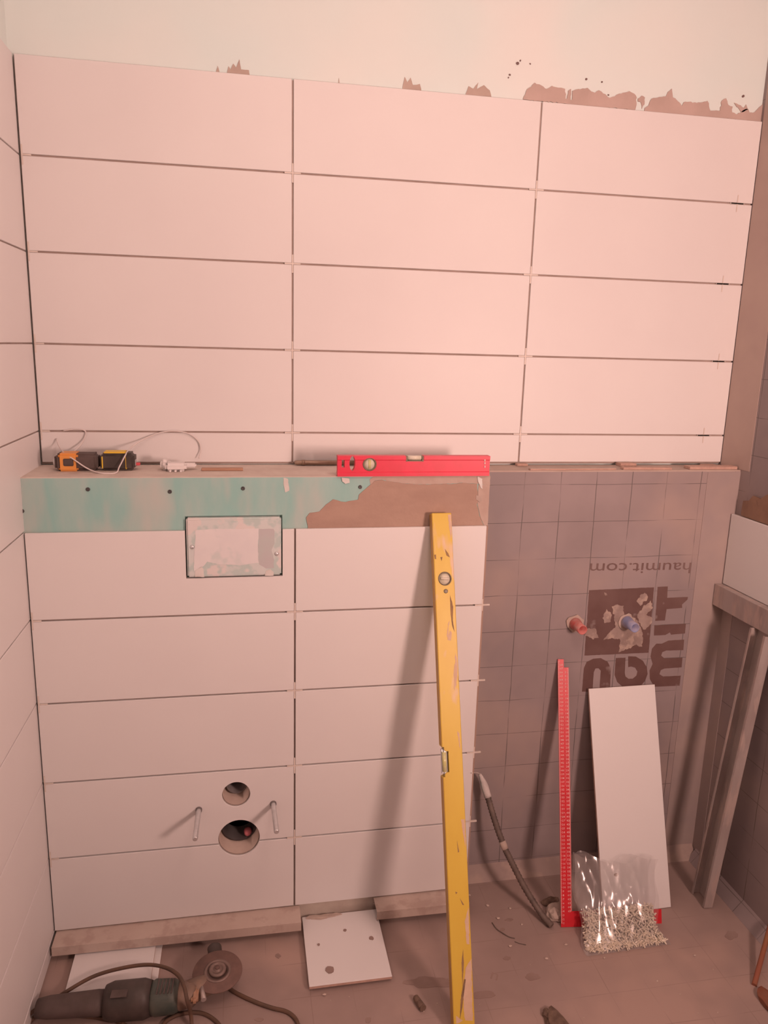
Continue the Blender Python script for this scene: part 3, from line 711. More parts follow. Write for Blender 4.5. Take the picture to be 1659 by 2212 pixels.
# small bag of spacers / wedge
t = thing('plastic_clip', 'small white plastic clip lump lying on the green ledge', 'plastic clip', (0.325, -0.085, LT))
MB().cbox(0.296, 0.345, -0.110, -0.072, LT + 0.0003, LT + 0.020, 0.006, seg=2).build('block', 'white_pl', t)
MB().cbox(0.284, 0.306, -0.095, -0.058, LT + 0.0003, LT + 0.026, 0.007, seg=2).build('tab', 'white_pl', t)
MB().cbox(0.335, 0.366, -0.085, -0.066, LT + 0.006, LT + 0.016, 0.003, seg=2).build('tab', 'white_pl', t)
for i in range(3): MB().cbox(0.306 + i * 0.012, 0.311 + i * 0.012, -0.116, -0.109, LT + 0.0003, LT + 0.005, 0.001).build('tooth', 'white_pl', t)
tag(MB().cbox(0.378, 0.475, -0.098, -0.082, LT + 0.0003, LT + 0.0065, 0.0012).build('wood_strip', 'wood'), 'thin brown wood strip lying flat on the green ledge', 'wood strip')

# cut tile slivers on the right ledge
for (xa, xb, ya, yb, h, a, lab) in ((1.655, 1.797, -0.083, -0.052, 0.008, 0.0, 'long reddish tile sliver at the right end of the ledge'), (1.462, 1.600, -0.086, -0.066, 0.006, -0.03, 'thin reddish tile sliver at the middle of the sheet-covered ledge'),
                                (1.480, 1.526, -0.034, -0.004, 0.009, 0.0, 'small square tile chip pushed against the upper tiles'), (1.190, 1.220, -0.022, -0.004, 0.006, 0.0, 'tiny tile chip under the second vertical joint'),
                                (1.735, 1.775, -0.020, -0.003, 0.004, 0.0, 'tiny tile chip under the right upper tile corner'), (1.20, 1.44, -0.0885, -0.074, 0.005, 0.02, 'low crumbling adhesive ridge along the ledge beside the red level')):
    c = Vector(((xa + xb) / 2, (ya + yb) / 2, LZ))
    mx = Matrix.Translation(c) @ Matrix.Rotation(a, 4, 'Z')
    hx, hy = (xb - xa) / 2, (yb - ya) / 2
    t = thing('tile_sliver', lab, 'tile piece', c, 'offcuts on the right part of the ledge')
    MB().cbox(-hx, hx, -hy, hy, 0.0003, h * 0.75, 0.0006, mx).build('body', 'biscuit', t)
    MB().cbox(-hx + 0.0003, hx - 0.0003, -hy + 0.0003, hy - 0.0003, h * 0.75, h, 0.0004, mx).build('glaze', 'smear' if 'ridge' in lab else 'biscuit', t)

# ================================================================== yellow level
T = at(954, 1108, 'Y', -0.2045); Fo = Vector((0.940, -0.590, 0.004))
az = (T - Fo).normalized(); L_ = (T - Fo).length
ax_ = Vector((1, 0, 0)); ax_ = (ax_ - az * ax_.dot(az)).normalized(); ay = az.cross(ax_)        # ay points towards the wall
LM = axes(Fo, ax_, ay, az)
t = thing('spirit_level', 'long worn yellow spirit level leaning against the tiled wall', 'spirit level', (Fo.x, Fo.y, 0))
HWd, TH = 0.0240, 0.0245
body = MB().cbox(-HWd, HWd, 0.0, TH, 0.0, L_, 0.0015, LM).build('body', 'yellow', t)
def on_level(u, v):
    """local x, z on the front face"""
    dr0 = r * ((u - W / 2) / FPX) + d * ((v - H / 2) / FPX) + f
    tt = (Fo - CAM).dot(ay) / dr0.dot(ay); q = LM.inverted() @ (CAM + dr0 * tt); return q.x, q.z
vx, vz = on_level(961, 1250); rx_, rz_ = on_level(963, 1277); mx_, mz_ = on_level(962, 1646)
n = 28
hole1 = MB().prism([LM @ Vector((vx + 0.0165 * math.cos(2 * math.pi * i / n), -0.01, vz + 0.0165 * math.sin(2 * math.pi * i / n))) for i in range(n)], ay * 0.06)
slot = MB().cbox(-0.06, -HWd + 0.0150, -0.02, 0.06, mz_ - 0.0335, mz_ + 0.0335, 0.010, LM, seg=3)
cut(body, hole1, slot)
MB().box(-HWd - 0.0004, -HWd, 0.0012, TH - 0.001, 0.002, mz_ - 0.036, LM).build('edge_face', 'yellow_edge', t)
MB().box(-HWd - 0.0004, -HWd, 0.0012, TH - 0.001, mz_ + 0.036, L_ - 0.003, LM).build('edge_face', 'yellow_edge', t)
MF = LM @ Matrix.Rotation(math.radians(90), 4, 'X')          # local z -> out of the front face; x stays, y -> up
def fm(x, z, y): return LM @ Matrix.Translation((x, y, z)) @ Matrix.Rotation(math.radians(90), 4, 'X')
MB().lathe([(0.0162, -0.010), (0.0162, 0.0008), (0.0142, 0.0010), (0.0138, -0.010), (0.0162, -0.010)], fm(vx, vz, 0.0), 28).build('vial_ring', 'vial_ring', t)
vd = MB().lathe([(0.0138, -0.016), (0.0138, -0.003), (0.0, -0.0025)], fm(vx, vz, 0.0), 26).build('vial_disc', 'vial_pale', t)
MB().tube([LM @ Vector((vx - 0.010, 0.0015, vz + 0.0008)), LM @ Vector((vx + 0.010, 0.0015, vz - 0.0008))], 0.0033, 10).build('vial', 'vial_pale', vd)
MB().lathe([(0.0052, -0.001), (0.0052, 0.0006), (0.0036, 0.0010), (0, 0.0008)], fm(rx_, rz_, 0.0), 16).build('rivet', 'vial_ring', t)
vh = MB().cbox(-HWd + 0.0005, -HWd + 0.0140, 0.003, TH - 0.003, mz_ - 0.0320, mz_ + 0.0320, 0.0045, LM, seg=2).build('vial_housing', 'steel', t)
MB().tube([LM @ Vector((-HWd + 0.0052, 0.0030, mz_ - 0.022)), LM @ Vector((-HWd + 0.0052, 0.0030, mz_ + 0.022))], 0.0048, 12).build('vial', 'vial', vh)
M['scuff'] = mat('grime_scuff', (0.36, 0.22, 0.10), (0.26, 0.16, 0.09), 60, 0.8)
M['dust_scuff'] = mat('mortar_dust', (0.66, 0.47, 0.33), (0.72, 0.53, 0.38), 40, 0.9)
def scuff(lst, m, amp=0.001):
    q = []
    for u, v in lst:
        x, z = on_level(u, v); q.append((min(max(x, -HWd + 0.001), HWd - 0.001), z))
    pts = []
    for i in range(len(q)):
        a, b2 = q[i], q[(i + 1) % len(q)]; k = max(1, int(math.hypot(a[0] - b2[0], a[1] - b2[1]) / 0.004))
        for j in range(k):
            x, z = a[0] + (b2[0] - a[0]) * j / k, a[1] + (b2[1] - a[1]) * j / k
            nv = mnoise.noise_vector(Vector((x * 200, z * 200, 1)))
            pts.append(LM @ Vector((min(max(x + nv.x * amp, -HWd + .0006), HWd - .0006), 0.0, z + nv.y * amp)))
    MB().prism(pts, ay * -0.0003).build('scuff', m, t)
for lst in ([(968, 1112), (975, 1112), (976, 1150), (974, 1165), (970, 1140)], [(971, 1340), (968, 1380), (965, 1375), (969, 1345)], [(984, 1410), (989, 1440), (986, 1480), (981, 1490), (980, 1450)], [(972, 1362), (976, 1366), (974, 1384), (966, 1382)],
            [(988, 1580), (993, 1585), (994, 1620), (990, 1600)], [(996, 1770), (1004, 1770), (1006, 1830), (1000, 1800)], [(1004, 1990), (1012, 1960), (1014, 2040), (1008, 2040)], [(1006, 2090), (1019, 2070), (1021, 2205), (1004, 2205), (1000, 2150)], [(985, 2195), (1000, 2205), (985, 2211)]):
    scuff(lst, 'dust_scuff', 0.0018)
for lst in ([(938, 1198), (942, 1198), (942, 1208), (939, 1207)], [(951, 1204), (956, 1203), (954, 1212)], [(961, 1186), (968, 1195), (972, 1204), (964, 1200)], [(972, 1285), (979, 1310), (978, 1340), (982, 1365), (976, 1350), (973, 1320)], [(989, 1460), (992, 1468), (990, 1472)],
            [(987, 1815), (992, 1840), (989, 1842)], [(993, 1940), (1003, 1955), (999, 1955)], [(983, 1926), (988, 1928), (985, 1932)], [(1000, 2050), (1002, 2080), (999, 2130), (997, 2080)], [(1002, 2115), (1006, 2115), (998, 2180), (993, 2205), (995, 2160)]):
    scuff(lst, 'scuff', 0.0006)

# ================================================================== red square
St = at(1205, 1424, 'Y', -0.0945); Sb = at(1212, 2003, 'Z', 0.002)
az = (St - Sb).normalized(); L_ = (St - Sb).length
ax_ = Vector((1, -0.09, 0)); ax_ = (ax_ - az * ax_.dot(az)).normalized(); ay = az.cross(ax_)
SM = axes(Sb, ax_, ay, az)
t = thing('carpenter_square', 'red metal carpenter square with white scale leaning on the printed sheet', 'square', (Sb.x, Sb.y, 0))
BW, AH, AL = 0.0300, 0.0390, 0.276
MB().prism([SM @ Vector((x, 0, z)) for x, z in ((0, 0), (BW, 0.0), (BW, L_ - 0.022), (BW * 0.55, L_ - 0.022), (BW * 0.55, L_), (0, L_))], ay * 0.002).build('blade', 'red_sq', t)
MB().prism([SM @ Vector((x, 0, z)) for x, z in ((BW, 0), (AL, 0.0), (AL, AH), (BW, AH))], ay * 0.002).build('arm', 'red_sq', t)
tk = MB(); nb = MB()
i = 0
z = 0.01
while z < L_ - 0.004:
    ln = 0.0050 if i % 5 == 0 else 0.0032
    tk.box(0.0002, ln, -0.0003, 0.0, z - 0.0003, z + 0.0003, SM)
    if AH < z < L_ - 0.024: tk.box(BW - ln, BW - 0.0002, -0.0003, 0.0, z - 0.0003, z + 0.0003, SM)
    z += 0.002; i += 1
tk.build('tick_marks', 'mark', t)
cache = {}
def digit(ch):
    if ch not in cache:
        cu = bpy.data.curves.new('txt', 'FONT'); cu.body = ch; cu.size = 0.0075; cu.resolution_u = 1; cu.extrude = 0.0001
        o = bpy.data.objects.new('txt', cu); COL.objects.link(o); bpy.context.view_layer.update()
        me = bpy.data.meshes.new_from_object(o.evaluated_get(bpy.context.evaluated_depsgraph_get()))
        cache[ch] = ([v_.co.copy() for v_ in me.vertices], [tuple(p_.vertices) for p_ in me.polygons])
        bpy.data.objects.remove(o); bpy.data.curves.remove(cu); bpy.data.meshes.remove(me)
    return cache[ch]
for k in range(1, int(L_ * 100)):
    for side in (0, 1):
        zz = k * 0.01
        if side and not (AH < zz < L_ - 0.03): continue
        x = 0.0058 if side == 0 else BW - 0.0100
        for j, ch in enumerate(str(k if side == 0 else int(L_ * 100) - k)):
            vs, fs = digit(ch)
            nb.add([SM @ Vector((x + j * 0.0042 - (0.001 if side else 0) + q.x, -0.0002 - q.z, zz - 0.0026 + q.y)) for q in vs], fs)
nb.build('scale_numbers', 'mark', t)
for z0_, ln in ((0.36, 0.045), (0.27, 0.02), (0.16, 0.035)):
    MB().box(BW * 0.52, BW * 0.58, -0.0003, 0, z0_, z0_ + ln, SM).build('maker_mark', 'red_edge', t)

# ================================================================== leaning tile
TLt, TRt = at(1272, 1488, 'Y', -0.103), at(1415, 1482, 'Y', -0.103)
ztop = (TLt.z + TRt.z) / 2
ax_ = (TRt - TLt).normalized(); ln = 0.6
yb_ = -0.103 - math.sqrt(max(0.01, ln * ln - ztop * ztop))
pl = Vector((TLt.x + 0.004, yb_, 0.0012))
az = (TLt - pl).normalized(); ax_ = (ax_ - az * ax_.dot(az)).normalized(); ay = az.cross(ax_)
TM = axes(pl, ax_, ay, az)
t = thing('loose_tile', 'white tile standing on end against the printed sheet wall', 'tile', (pl.x + 0.1, pl.y, 0))
MB().cbox(0, 0.2, 0.0, 0.0018, 0, (TLt - pl).length, 0.0006, TM).build('glaze', 'tile', t)
MB().cbox(0.0003, 0.1997, 0.0018, 0.0085, 0.0003, (TLt - pl).length - 0.0003, 0.0006, TM).build('body', 'biscuit', t)
q = []
for i in range(9):
    a = i * 2 * math.pi / 9; q.append(TM @ Vector((0.044 + math.cos(a) * 0.0065, -0.0001, 0.1015 + math.sin(a) * 0.0042)))
MB().prism(q, ay * -0.001).build('mortar_spot', 'mortar_wet', t)

# ================================================================== bag of spacers
BAG_BL, BAG_BR = at(1268, 2066, 'Z', 0.0015), at(1446, 2040, 'Z', 0.0015)
BAG_TL, BAG_TR = at(1234, 1850, 'Y', -0.272), at(1420, 1856, 'Y', -0.272)
def bag_point(s, h, layer):
    """s across 0..1, h along 0..1 from the floor edge to the mouth"""
    lo = BAG_BL.lerp(BAG_BR, s); hi = BAG_TL.lerp(BAG_TR, s)
    hi = hi + Vector((0, 0.010 * math.sin(s * 9 + layer * 2), 0.008 * math.sin(s * 7 + 1 + layer) + 0.005 * math.sin(s * 17 + layer * 3)))
    e = max(0.0, math.sin(math.pi * min(max(s, 0), 1))) ** 0.5
    if layer == 0:                                           # front film: swells over the spacers, then rises
        mid = Vector((lo.x + (hi.x - lo.x) * 0.25, lo.y + 0.045 + 0.02 * (1 - e), 0.066 * e + 0.002))
    else:
        mid = Vector((lo.x + (hi.x - lo.x) * 0.25, lo.y + 0.112, 0.001))
    a = lo.lerp(mid, h); b2 = mid.lerp(hi, h)
    q = a.lerp(b2, h)
    side = (s - 0.5) * 2                                     # the sides wander in and out
    q.x += side * (0.006 * math.sin(h * 11 + s) - 0.010 * math.sin(math.pi * h)) * abs(side)
    return q
def crease(q, layer):
    """folds of crumpled film: ridged noise, mostly running up the bag"""
    n1 = 1 - abs(mnoise.noise(Vector((q.x * 24 + q.z * 7 + layer * 9, q.y * 6, q.z * 5)))) * 2
    n2 = 1 - abs(mnoise.noise(Vector((q.x * 46 - q.z * 18 + layer * 5, q.y * 10, q.z * 10)))) * 2
    n3 = mnoise.noise(Vector((q.x * 80, q.y * 40, q.z * 50 + layer)))
    return 0.60 * n1 + 0.34 * n2 + 0.10 * n3
bag = thing('plastic_bag', 'clear plastic bag of white tile spacers slumped in front of the loose tile', 'bag', at(1355, 2050, 'Z', 0))
for layer in (0, 1):
    b = MB(); nx, ny = 70, 84; vs = []
    for j in range(ny + 1):
        for i in range(nx + 1):
            q = bag_point(i / nx, j / ny, layer)
            hh = j / ny; amp = 0.011 * min(1, max(0, hh - 0.1) * 2.2) + 0.0016
            e = min(1.0, 0.35 + 6 * min(i, nx - i) / nx)
            nv = crease(q, layer)
            q = q + Vector((0.35 * nv, -0.8, 0.3)) * (nv - 0.2) * amp * e
            q.z = max(q.z, 0.0012 + 0.0006 * (1 - layer))
            vs.append(q)
    fs = [(j * (nx + 1) + i, j * (nx + 1) + i + 1, (j + 1) * (nx + 1) + i + 1, (j + 1) * (nx + 1) + i) for j in range(ny) for i in range(nx)]
    b.add(vs, fs, True).build('film', 'film', bag)
pile = MB()
for i in range(620):
    s = random.random(); h = 0.05 + 0.47 * random.random() ** 1.1
    qf, qb = bag_point(0.04 + 0.9 * s, h, 0), bag_point(0.04 + 0.9 * s, h, 1)
    q = qb.lerp(qf, random.random() ** 0.6 * 0.92)
    q.z = max(0.006, q.z)
    mx = Matrix.Translation(q) @ Matrix.Rotation(random.uniform(-1.0, 1.0), 4, 'X') @ Matrix.Rotation(random.uniform(-1, 1), 4, 'Y') @ Matrix.Rotation(random.random() * 3, 4, 'Z')
    c_ = cross(mx, 0.0095, 0.0011, 0.003, up=0.0095)
    lowz = min(v_[2] for v_ in c_.v)
    if lowz < 0.0015: c_.v = [(a, b2, z_ - lowz + 0.0015) for a, b2, z_ in c_.v]
    pile.add(c_.v, c_.f)
pl_ = pile.build('tile_spacer_heap', 'spacer_bag')
tag(pl_, 'heap of small white cross spacers inside the clear bag', 'tile spacers'); pl_['kind'] = 'stuff'

# ================================================================== conduit with wire
cp = [at(1192, 2000, 'Z', 0.010), at(1170, 1975, 'Z', 0.022), at(1135, 1920, 'Y', -0.245), at(1105, 1862, 'Y', -0.215), at(1088, 1826, 'Y', -0.195), at(1068, 1770, 'Y', -0.165), at(1052, 1715, 'Y', -0.135)]
t = thing('conduit', 'dark corrugated conduit with a white taped end rising from the floor', 'conduit', Vector((cp[0].x, cp[0].y, 0)))
path = spline(cp, 16)
rad = [0.0082 + (0.0009 if i % 2 else -0.0009) for i in range(len(path))]
MB().tube(path, rad, 10).build('corrugated_tube', 'conduit', t)
e0 = path[-1]; e1 = at(1044, 1690, 'Y', -0.125); e2 = at(1038, 1676, 'Y', -0.122)
MB().tube(spline([e0 - (e1 - e0) * 0.25, e0.lerp(e1, 0.5), e1, e2, e2 + (e2 - e1) * 0.3], 4), [0.0102, 0.0098, 0.0102, 0.0105, 0.0106, 0.0108, 0.0104, 0.0098, 0.0090, 0.0080, 0.0070, 0.0062, 0.0054, 0.0048, 0.0045, 0.004, 0.003], 10).build('cloth_wrap', 'cloth', t)
wp = [e2, at(1035, 1671, 'Y', -0.122), at(1028, 1669, 'Y', -0.15), at(1020, 1670, 'Y', -0.195)]
MB().tube(spline(wp, 5), 0.0012, 6).build('wire', 'spacer', t)
j = path[4 * 16]
MB().tube([path[61], path[64], path[67]], [0.0095, 0.0098, 0.0095], 10).build('tape_band', 'smear', t)
# lumps of mortar at the foot of the conduit
def lump(name, c, sx, sy, sz, m, label, cat, seed=0, rot=0.0, group=None, sub=3):
    bm = bmesh.new(); bmesh.ops.create_icosphere(bm, subdivisions=sub, radius=1.0)
    R_ = Matrix.Rotation(rot, 3, 'Z')
    for q in bm.verts:
        n_ = 1 + 0.35 * mnoise.noise(q.co * 1.7 + Vector((seed, seed * 2, 0)))
        p = q.co * n_
        q.co = R_ @ Vector((p.x * sx, p.y * sy, p.z * sz))
    zmin = min(q.co.z for q in bm.verts)
    flat = zmin * 0.45
    for q in bm.verts: q.co.z = max(q.co.z, flat)
    for q in bm.verts: q.co += Vector((c[0], c[1], c[2] - flat + 0.0003))
    me = bpy.data.meshes.new(name); bm.to_mesh(me); bm.free(); me.materials.append(M[m])
    return tag(link(name, me), label, cat, group)
q = at(1203, 1978, 'Z', 0.01); lump('mortar_lump', (q.x + 0.004, q.y + 0.012, 0), 0.030, 0.026, 0.017, 'smear', 'pale mortar lump beside the foot of the dark conduit', 'mortar lump', 3, 0.6)
q = at(1186, 1958, 'Z', 0.01); lump('rubble', (q.x + 0.012, q.y + 0.02, 0), 0.026, 0.011, 0.012, 'stone', 'dark crumbled rubble behind the mortar lump at the conduit', 'rubble', 5, 0.1)
q = at(1215, 2212, 'Z', 0.01); lump('rubble', (q.x - 0.004, q.y - 0.026, 0), 0.026, 0.068, 0.014, 'stone', 'dark brown clod on the floor at the bottom edge of the picture', 'rubble', 9, 0.18)
q = at(1187, 2193, 'Z', 0.006); lump('rubble', (q.x - 0.002, q.y, 0), 0.013, 0.016, 0.010, 'stone', 'small dark clod touching the big brown clod', 'rubble', 12, 0.4)
q = at(905, 2165, 'Z', 0.0085)
t = thing('wall_plug', 'short dark plug lying on the floor left of the yellow level', 'plug', Vector((q.x, q.y, 0)))
dv = (at(914, 2176, 'Z', 0.0085) - at(897, 2151, 'Z', 0.0085)).normalized()
MB().tube([q - dv * 0.017, q - dv * 0.015, q - dv * 0.002, q, q + dv * 0.002, q + dv * 0.014, q + dv * 0.017], [0.005, 0.0072, 0.0076, 0.0066, 0.0078, 0.0082, 0.006], 12).build('body', 'stone', t)
MB().tube([q + dv * 0.017, q + dv * 0.019], [0.0084, 0.0080], 12).build('head', 'stone', t)
t = tag(MB().tube(spline([at(1063, 1993, 'Z', .0015), at(1072, 2006, 'Z', .0015), at(1085, 2015, 'Z', .003), at(1100, 2024, 'Z', .0015), at(1112, 2027, 'Z', .0015)], 6), 0.0013, 6).build('wire_offcut', 'conduit'), 'thin dark wire offcut curled on the floor right of the yellow level', 'wire')
tag(MB().tube(spline([at(1112, 2034, 'Z', .0012), at(1122, 2038, 'Z', .0012), at(1136, 2041, 'Z', .0012)], 5), 0.0010, 6).build('wire_offcut', 'conduit'), 'tiny straight wire offcut just beyond the curled wire', 'wire')
crumbs = ((1036, 1900), (1053, 1957), (1102, 1963), (1135, 1890), (1127, 1998), (1222, 2042), (1305, 2070), (1013, 1935), (1076, 1985), (1102, 2045), (700, 2150), (560, 2150), (1180, 2072), (1420, 2120), (1500, 2065))
cb = MB()
for i in range(40):
    u, v = crumbs[i] if i < len(crumbs) else (random.uniform(560, 1560), random.uniform(2010, 2205))
    q = at(u, v, 'Z', 0.0); sc_ = (0.0042 if i < len(crumbs) else 0.0016) * random.uniform(0.7, 1.2)
    if (600 < u < 860 and v < 2140) or u < 660: continue
    bm = bmesh.new(); bmesh.ops.create_icosphere(bm, subdivisions=1, radius=1.0); bm.verts.index_update()
    vs = []
    for k in bm.verts:
        n_ = 1 + 0.5 * mnoise.noise(k.co * 1.3 + Vector((i * 3.1, 0, 0)))
        vs.append(Vector((q.x + k.co.x * n_ * sc_, q.y + k.co.y * n_ * sc_ * 0.8, max(0.0, 0.4 * sc_ + k.co.z * n_ * sc_ * 0.5) + 0.0002)))
    cb.add(vs, [tuple(x.index for x in fc.verts) for fc in bm.faces]); bm.free()
cb = tag(cb.build('mortar_crumbs', 'crumb'), 'tiny pale mortar crumbs scattered over the floor', 'crumbs'); cb['kind'] = 'stuff'

# ================================================================== tiles lying on the floor
t = thing('loose_tile', 'white tile offcut lying on the floor behind the angle grinder', 'tile', (0.16, -0.27, 0))
def flat_tile(t, x0, x1, y0, y1, z0, h=0.0085, a=0.0):
    mx = Matrix.Translation(((x0 + x1) / 2, (y0 + y1) / 2, z0)) @ Matrix.Rotation(a, 4, 'Z'); hx, hy = (x1 - x0) / 2, (y1 - y0) / 2
    MB().cbox(-hx + .0003, hx - .0003, -hy + .0003, hy - .0003, 0.0002, h - 0.002, 0.0005, mx).build('body', 'biscuit', t)
    return MB().cbox(-hx, hx, -hy, hy, h - 0.002, h, 0.0006, mx).build('glaze', 'tile', t)
flat_tile(t, 0.058, 0.247, -0.352, -0.186, 0.0087, 0.0085, 0.0)
t = thing('loose_tile', 'second white tile under the offcut behind the angle grinder, showing at its right edge', 'tile', (0.17, -0.27, 0))
flat_tile(t, 0.064, 0.262, -0.348, -0.190, 0.0, 0.0085, 0.0)
a_, b_ = at(668, 2132, 'Z', 0.0165), at(847, 2108, 'Z', 0.0165)
t = thing('loose_tile', 'white tile with grey mortar blobs lying under the middle of the lower wall', 'tile', ((a_.x + b_.x) / 2, -0.29, 0))
flat_tile(t, a_.x, b_.x, (a_.y + b_.y) / 2, -0.196, 0.008, 0.0085)
for q_, sz in (((712, 2096), .0105), ((802, 2027), .0060), ((745, 2010), .0045), ((688, 2041), .0035)):
    c = at(*q_, 'Z', 0.0165); q = []
    for i in range(10):
        a = i * 2 * math.pi / 10; rr = sz * (1 + 0.3 * mnoise.noise(Vector((math.cos(a) * 2 + q_[0], math.sin(a) * 2, 0))))
        q.append(c + Vector((rr * math.cos(a), rr * math.sin(a), 0)))
    MB().prism(q, (0, 0, 0.0016)).build('mortar_blob', 'dirt', t)
sl = thing('tile_sliver', 'flat tile sliver packed under the dirty floor tile', 'tile piece', (0.70, -0.28, 0))
MB().cbox(0.625, 0.80, -0.365, -0.215, 0.0003, 0.0078, 0.0008).build('body', 'biscuit', sl)
MB().cbox(0.626, 0.799, -0.364, -0.216, 0.0078, 0.0080, 0.00005).build('glaze', 'tile', sl)
# ragged pale crumbs of adhesive behind that tile
tag(MB().prism(ragged([Vector((0.622, -0.205, 0.0168)), Vector((0.66, -0.213, 0.0168)), Vector((0.70, -0.206, 0.0168)), Vector((0.715, -0.203, 0.0168)), Vector((0.70, -0.199, 0.0168)), Vector((0.63, -0.198, 0.0168))], 0.003, 0.005), (0, 0, 0.004)).build('mortar_crust', 'smear'), 'pale crust of dried mortar along the back of the dirty floor tile', 'mortar')

# ================================================================== angle grinder
Hd = at(448, 2108, 'Z', 0.040)                                   # gear head centre
Rr = at(92, 2172, 'Z', 0.036)                                    # rear end of the handle
g = thing('angle_grinder', 'dark angle grinder lying on the floor with its disc upwards', 'angle grinder', Vector((Hd.x - 0.12, Hd.y - 0.05, 0)))
Hd = Vector((0.395, -0.338, 0.036)); Mo = at(395, 2150, 'Z', 0.040); Rr = at(80, 2178, 'Z', 0.034)
gx = (Rr - Mo).normalized(); gz = Vector((0, 0, 1)); gz = (gz - gx * gz.dot(gx)).normalized(); gy = gx.cross(gz)
GM = axes(Mo, gy, gz, gx)                                       # local z runs from the head to the rear
Lb = (Rr - Mo).length
def seg(z0, z1, r0, r1, nm, m, sq=0.85, n=6):
    prof = []
    for i in range(n + 1):
        k = i / n; rr = r0 + (r1 - r0) * k
        prof.append((rr, z0 + (z1 - z0) * k))
    prof = [(prof[0][0] * 0.86, z0)] + [(p_[0], p_[1]) for p_ in prof[1:-1]] + [(prof[-1][0] * 0.86, z1)]
    b = MB().lathe(prof, GM @ Matrix.Diagonal((1, sq, 1, 1)), 22)
    b.v = [(x, y, max(z, 0.0015)) for x, y, z in b.v]
    return b.build(nm, m, g)
seg(-0.030, 0.012, 0.024, 0.033, 'neck', 'gear', 0.9)
fh = seg(0.008, 0.070, 0.035, 0.038, 'front_housing', 'dark_green', 0.98)
mh = seg(0.068, 0.168, 0.040, 0.039, 'motor_housing', 'black', 1.05)
seg(0.160, Lb, 0.030, 0.024, 'rear_handle', 'charcoal', 0.85)
for i in range(5):
    MB().cbox(-0.028, 0.012, 0.0345, 0.0375, 0.018 + i * 0.008, 0.021 + i * 0.008, 0.0006, GM).build('vent_slot', 'charcoal', fh)
lb_ = MB().cbox(-0.030, -0.005, 0.0375, 0.0395, 0.115, 0.150, 0.0006, GM).build('name_plate', 'charcoal', mh)
# gear head and disc (spindle points up)
tiltd = Matrix.Translation((Hd.x, Hd.y, 0)) @ Matrix.Rotation(0.06, 4, 'Y')
MB().lathe([(0.020, 0.004), (0.029, 0.009), (0.030, 0.034), (0.024, 0.043), (0.012, 0.046), (0.012, 0.052)], tiltd, 24).build('gear_head', 'gear', g)
DC = at(470, 2092, 'Z', 0.058)
dmx = Matrix.Translation((DC.x, DC.y, 0.0)) @ Matrix.Rotation(0.10, 4, 'X') 
cdk = MB().lathe([(0.006, 0.0545), (0.056, 0.0535), (0.0568, 0.0550), (0.056, 0.0565), (0.006, 0.0575)], dmx, 44).build('cutting_disc', 'disc', g)
MB().lathe([(0.0, 0.0572), (0.031, 0.0570), (0.031, 0.0582), (0.024, 0.0586), (0.024, 0.0578), (0.0, 0.0580)], dmx, 36).build('disc_label', 'disc_ring', cdk)
MB().lathe([(0.020, 0.058), (0.019, 0.0635), (0.013, 0.0650), (0.0125, 0.0635), (0.0085, 0.0635), (0.008, 0.0665), (0.0, 0.067)], dmx, 28).build('clamp_nut', 'disc_ring', cdk)
MB().lathe([(0.0, 0.0670), (0.0058, 0.0672), (0.0050, 0.0690), (0.0, 0.0690)], dmx, 16).build('spindle_end', 'disc', cdk)
# strut from neck to disc spindle, guard lever, switch
nk0, nk1 = Mo + Vector((0.010, 0.005, -0.002)), Vector((DC.x, DC.y, 0.030))
MB().tube([nk0, nk0.lerp(nk1, 0.5), nk1], [0.026, 0.024, 0.024], 16).build('gear_case', 'gear', g)
sh0 = Vector((DC.x, DC.y, 0.036)); sh1 = at(463, 2046, 'Z', 0.040)
sd = (sh1 - sh0).normalized()
MB().tube([sh0, sh0 + sd * 0.045], 0.005, 10).build('handle_stud', 'steel', g)
MB().tube([sh0 + sd * 0.042, sh0 + sd * 0.046, sh0 + sd * 0.056, sh0 + sd * 0.070, sh0 + sd * 0.084, sh0 + sd * 0.090], [0.012, 0.0175, 0.0150, 0.0165, 0.0170, 0.010], 16).build('side_handle', 'black', g)
lv0, lv1 = at(436, 2133, 'Z', 0.050), at(440, 2160, 'Z', 0.046)
MB().tube([lv0, lv1], [0.0048, 0.0062], 8).build('lock_lever', 'galv', g)
og = at(421, 2148, 'Z', 0.052)
MB().cbox(-0.008, 0.008, -0.020, 0.020, -0.010, 0.006, 0.005, Matrix.Translation(og), seg=3).build('worn_cap', 'worn_cap', g)
# power cord: from the rear handle it loops over the floor
def fl(u, v, z=0.0045): return at(u, v, 'Z', z)
tail = Rr
c1 = [Rr, fl(50, 2215, 0.02), fl(60, 2212, 0.006), fl(95, 2172, 0.012), fl(145, 2138, 0.03), fl(205, 2106, 0.042), fl(265, 2090, 0.052), fl(320, 2084, 0.058), fl(360, 2092, 0.066), fl(386, 2110, 0.080), fl(397, 2135, 0.088), fl(394, 2165, 0.070), fl(383, 2190, 0.030), fl(352, 2214, 0.006), fl(330, 2240, 0.0045)]
MB().tube(spline([Rr, fl(60, 2196, 0.02), fl(40, 2230, 0.006), fl(20, 2270, 0.0045), fl(60, 2300, .0045)], 8), 0.0042, 8).build('power_cord', 'cord', g)
tc = thing('extension_cord', 'brown rubber extension cord looping over and around the angle grinder', 'cord', fl(500, 2150, 0))
MB().tube(spline([fl(30, 2240), fl(62, 2210), fl(100, 2172, 0.010), fl(150, 2138, 0.03), fl(205, 2108, 0.042), fl(265, 2091, 0.052), fl(320, 2084, 0.058), fl(360, 2091, 0.070), fl(386, 2108, 0.084), fl(398, 2132, 0.092), fl(404, 2160, 0.082), fl(412, 2190, 0.030), fl(414, 2225, 0.006), fl(410, 2260)], 8), 0.0043, 8).build('arched_length', 'cord', tc)
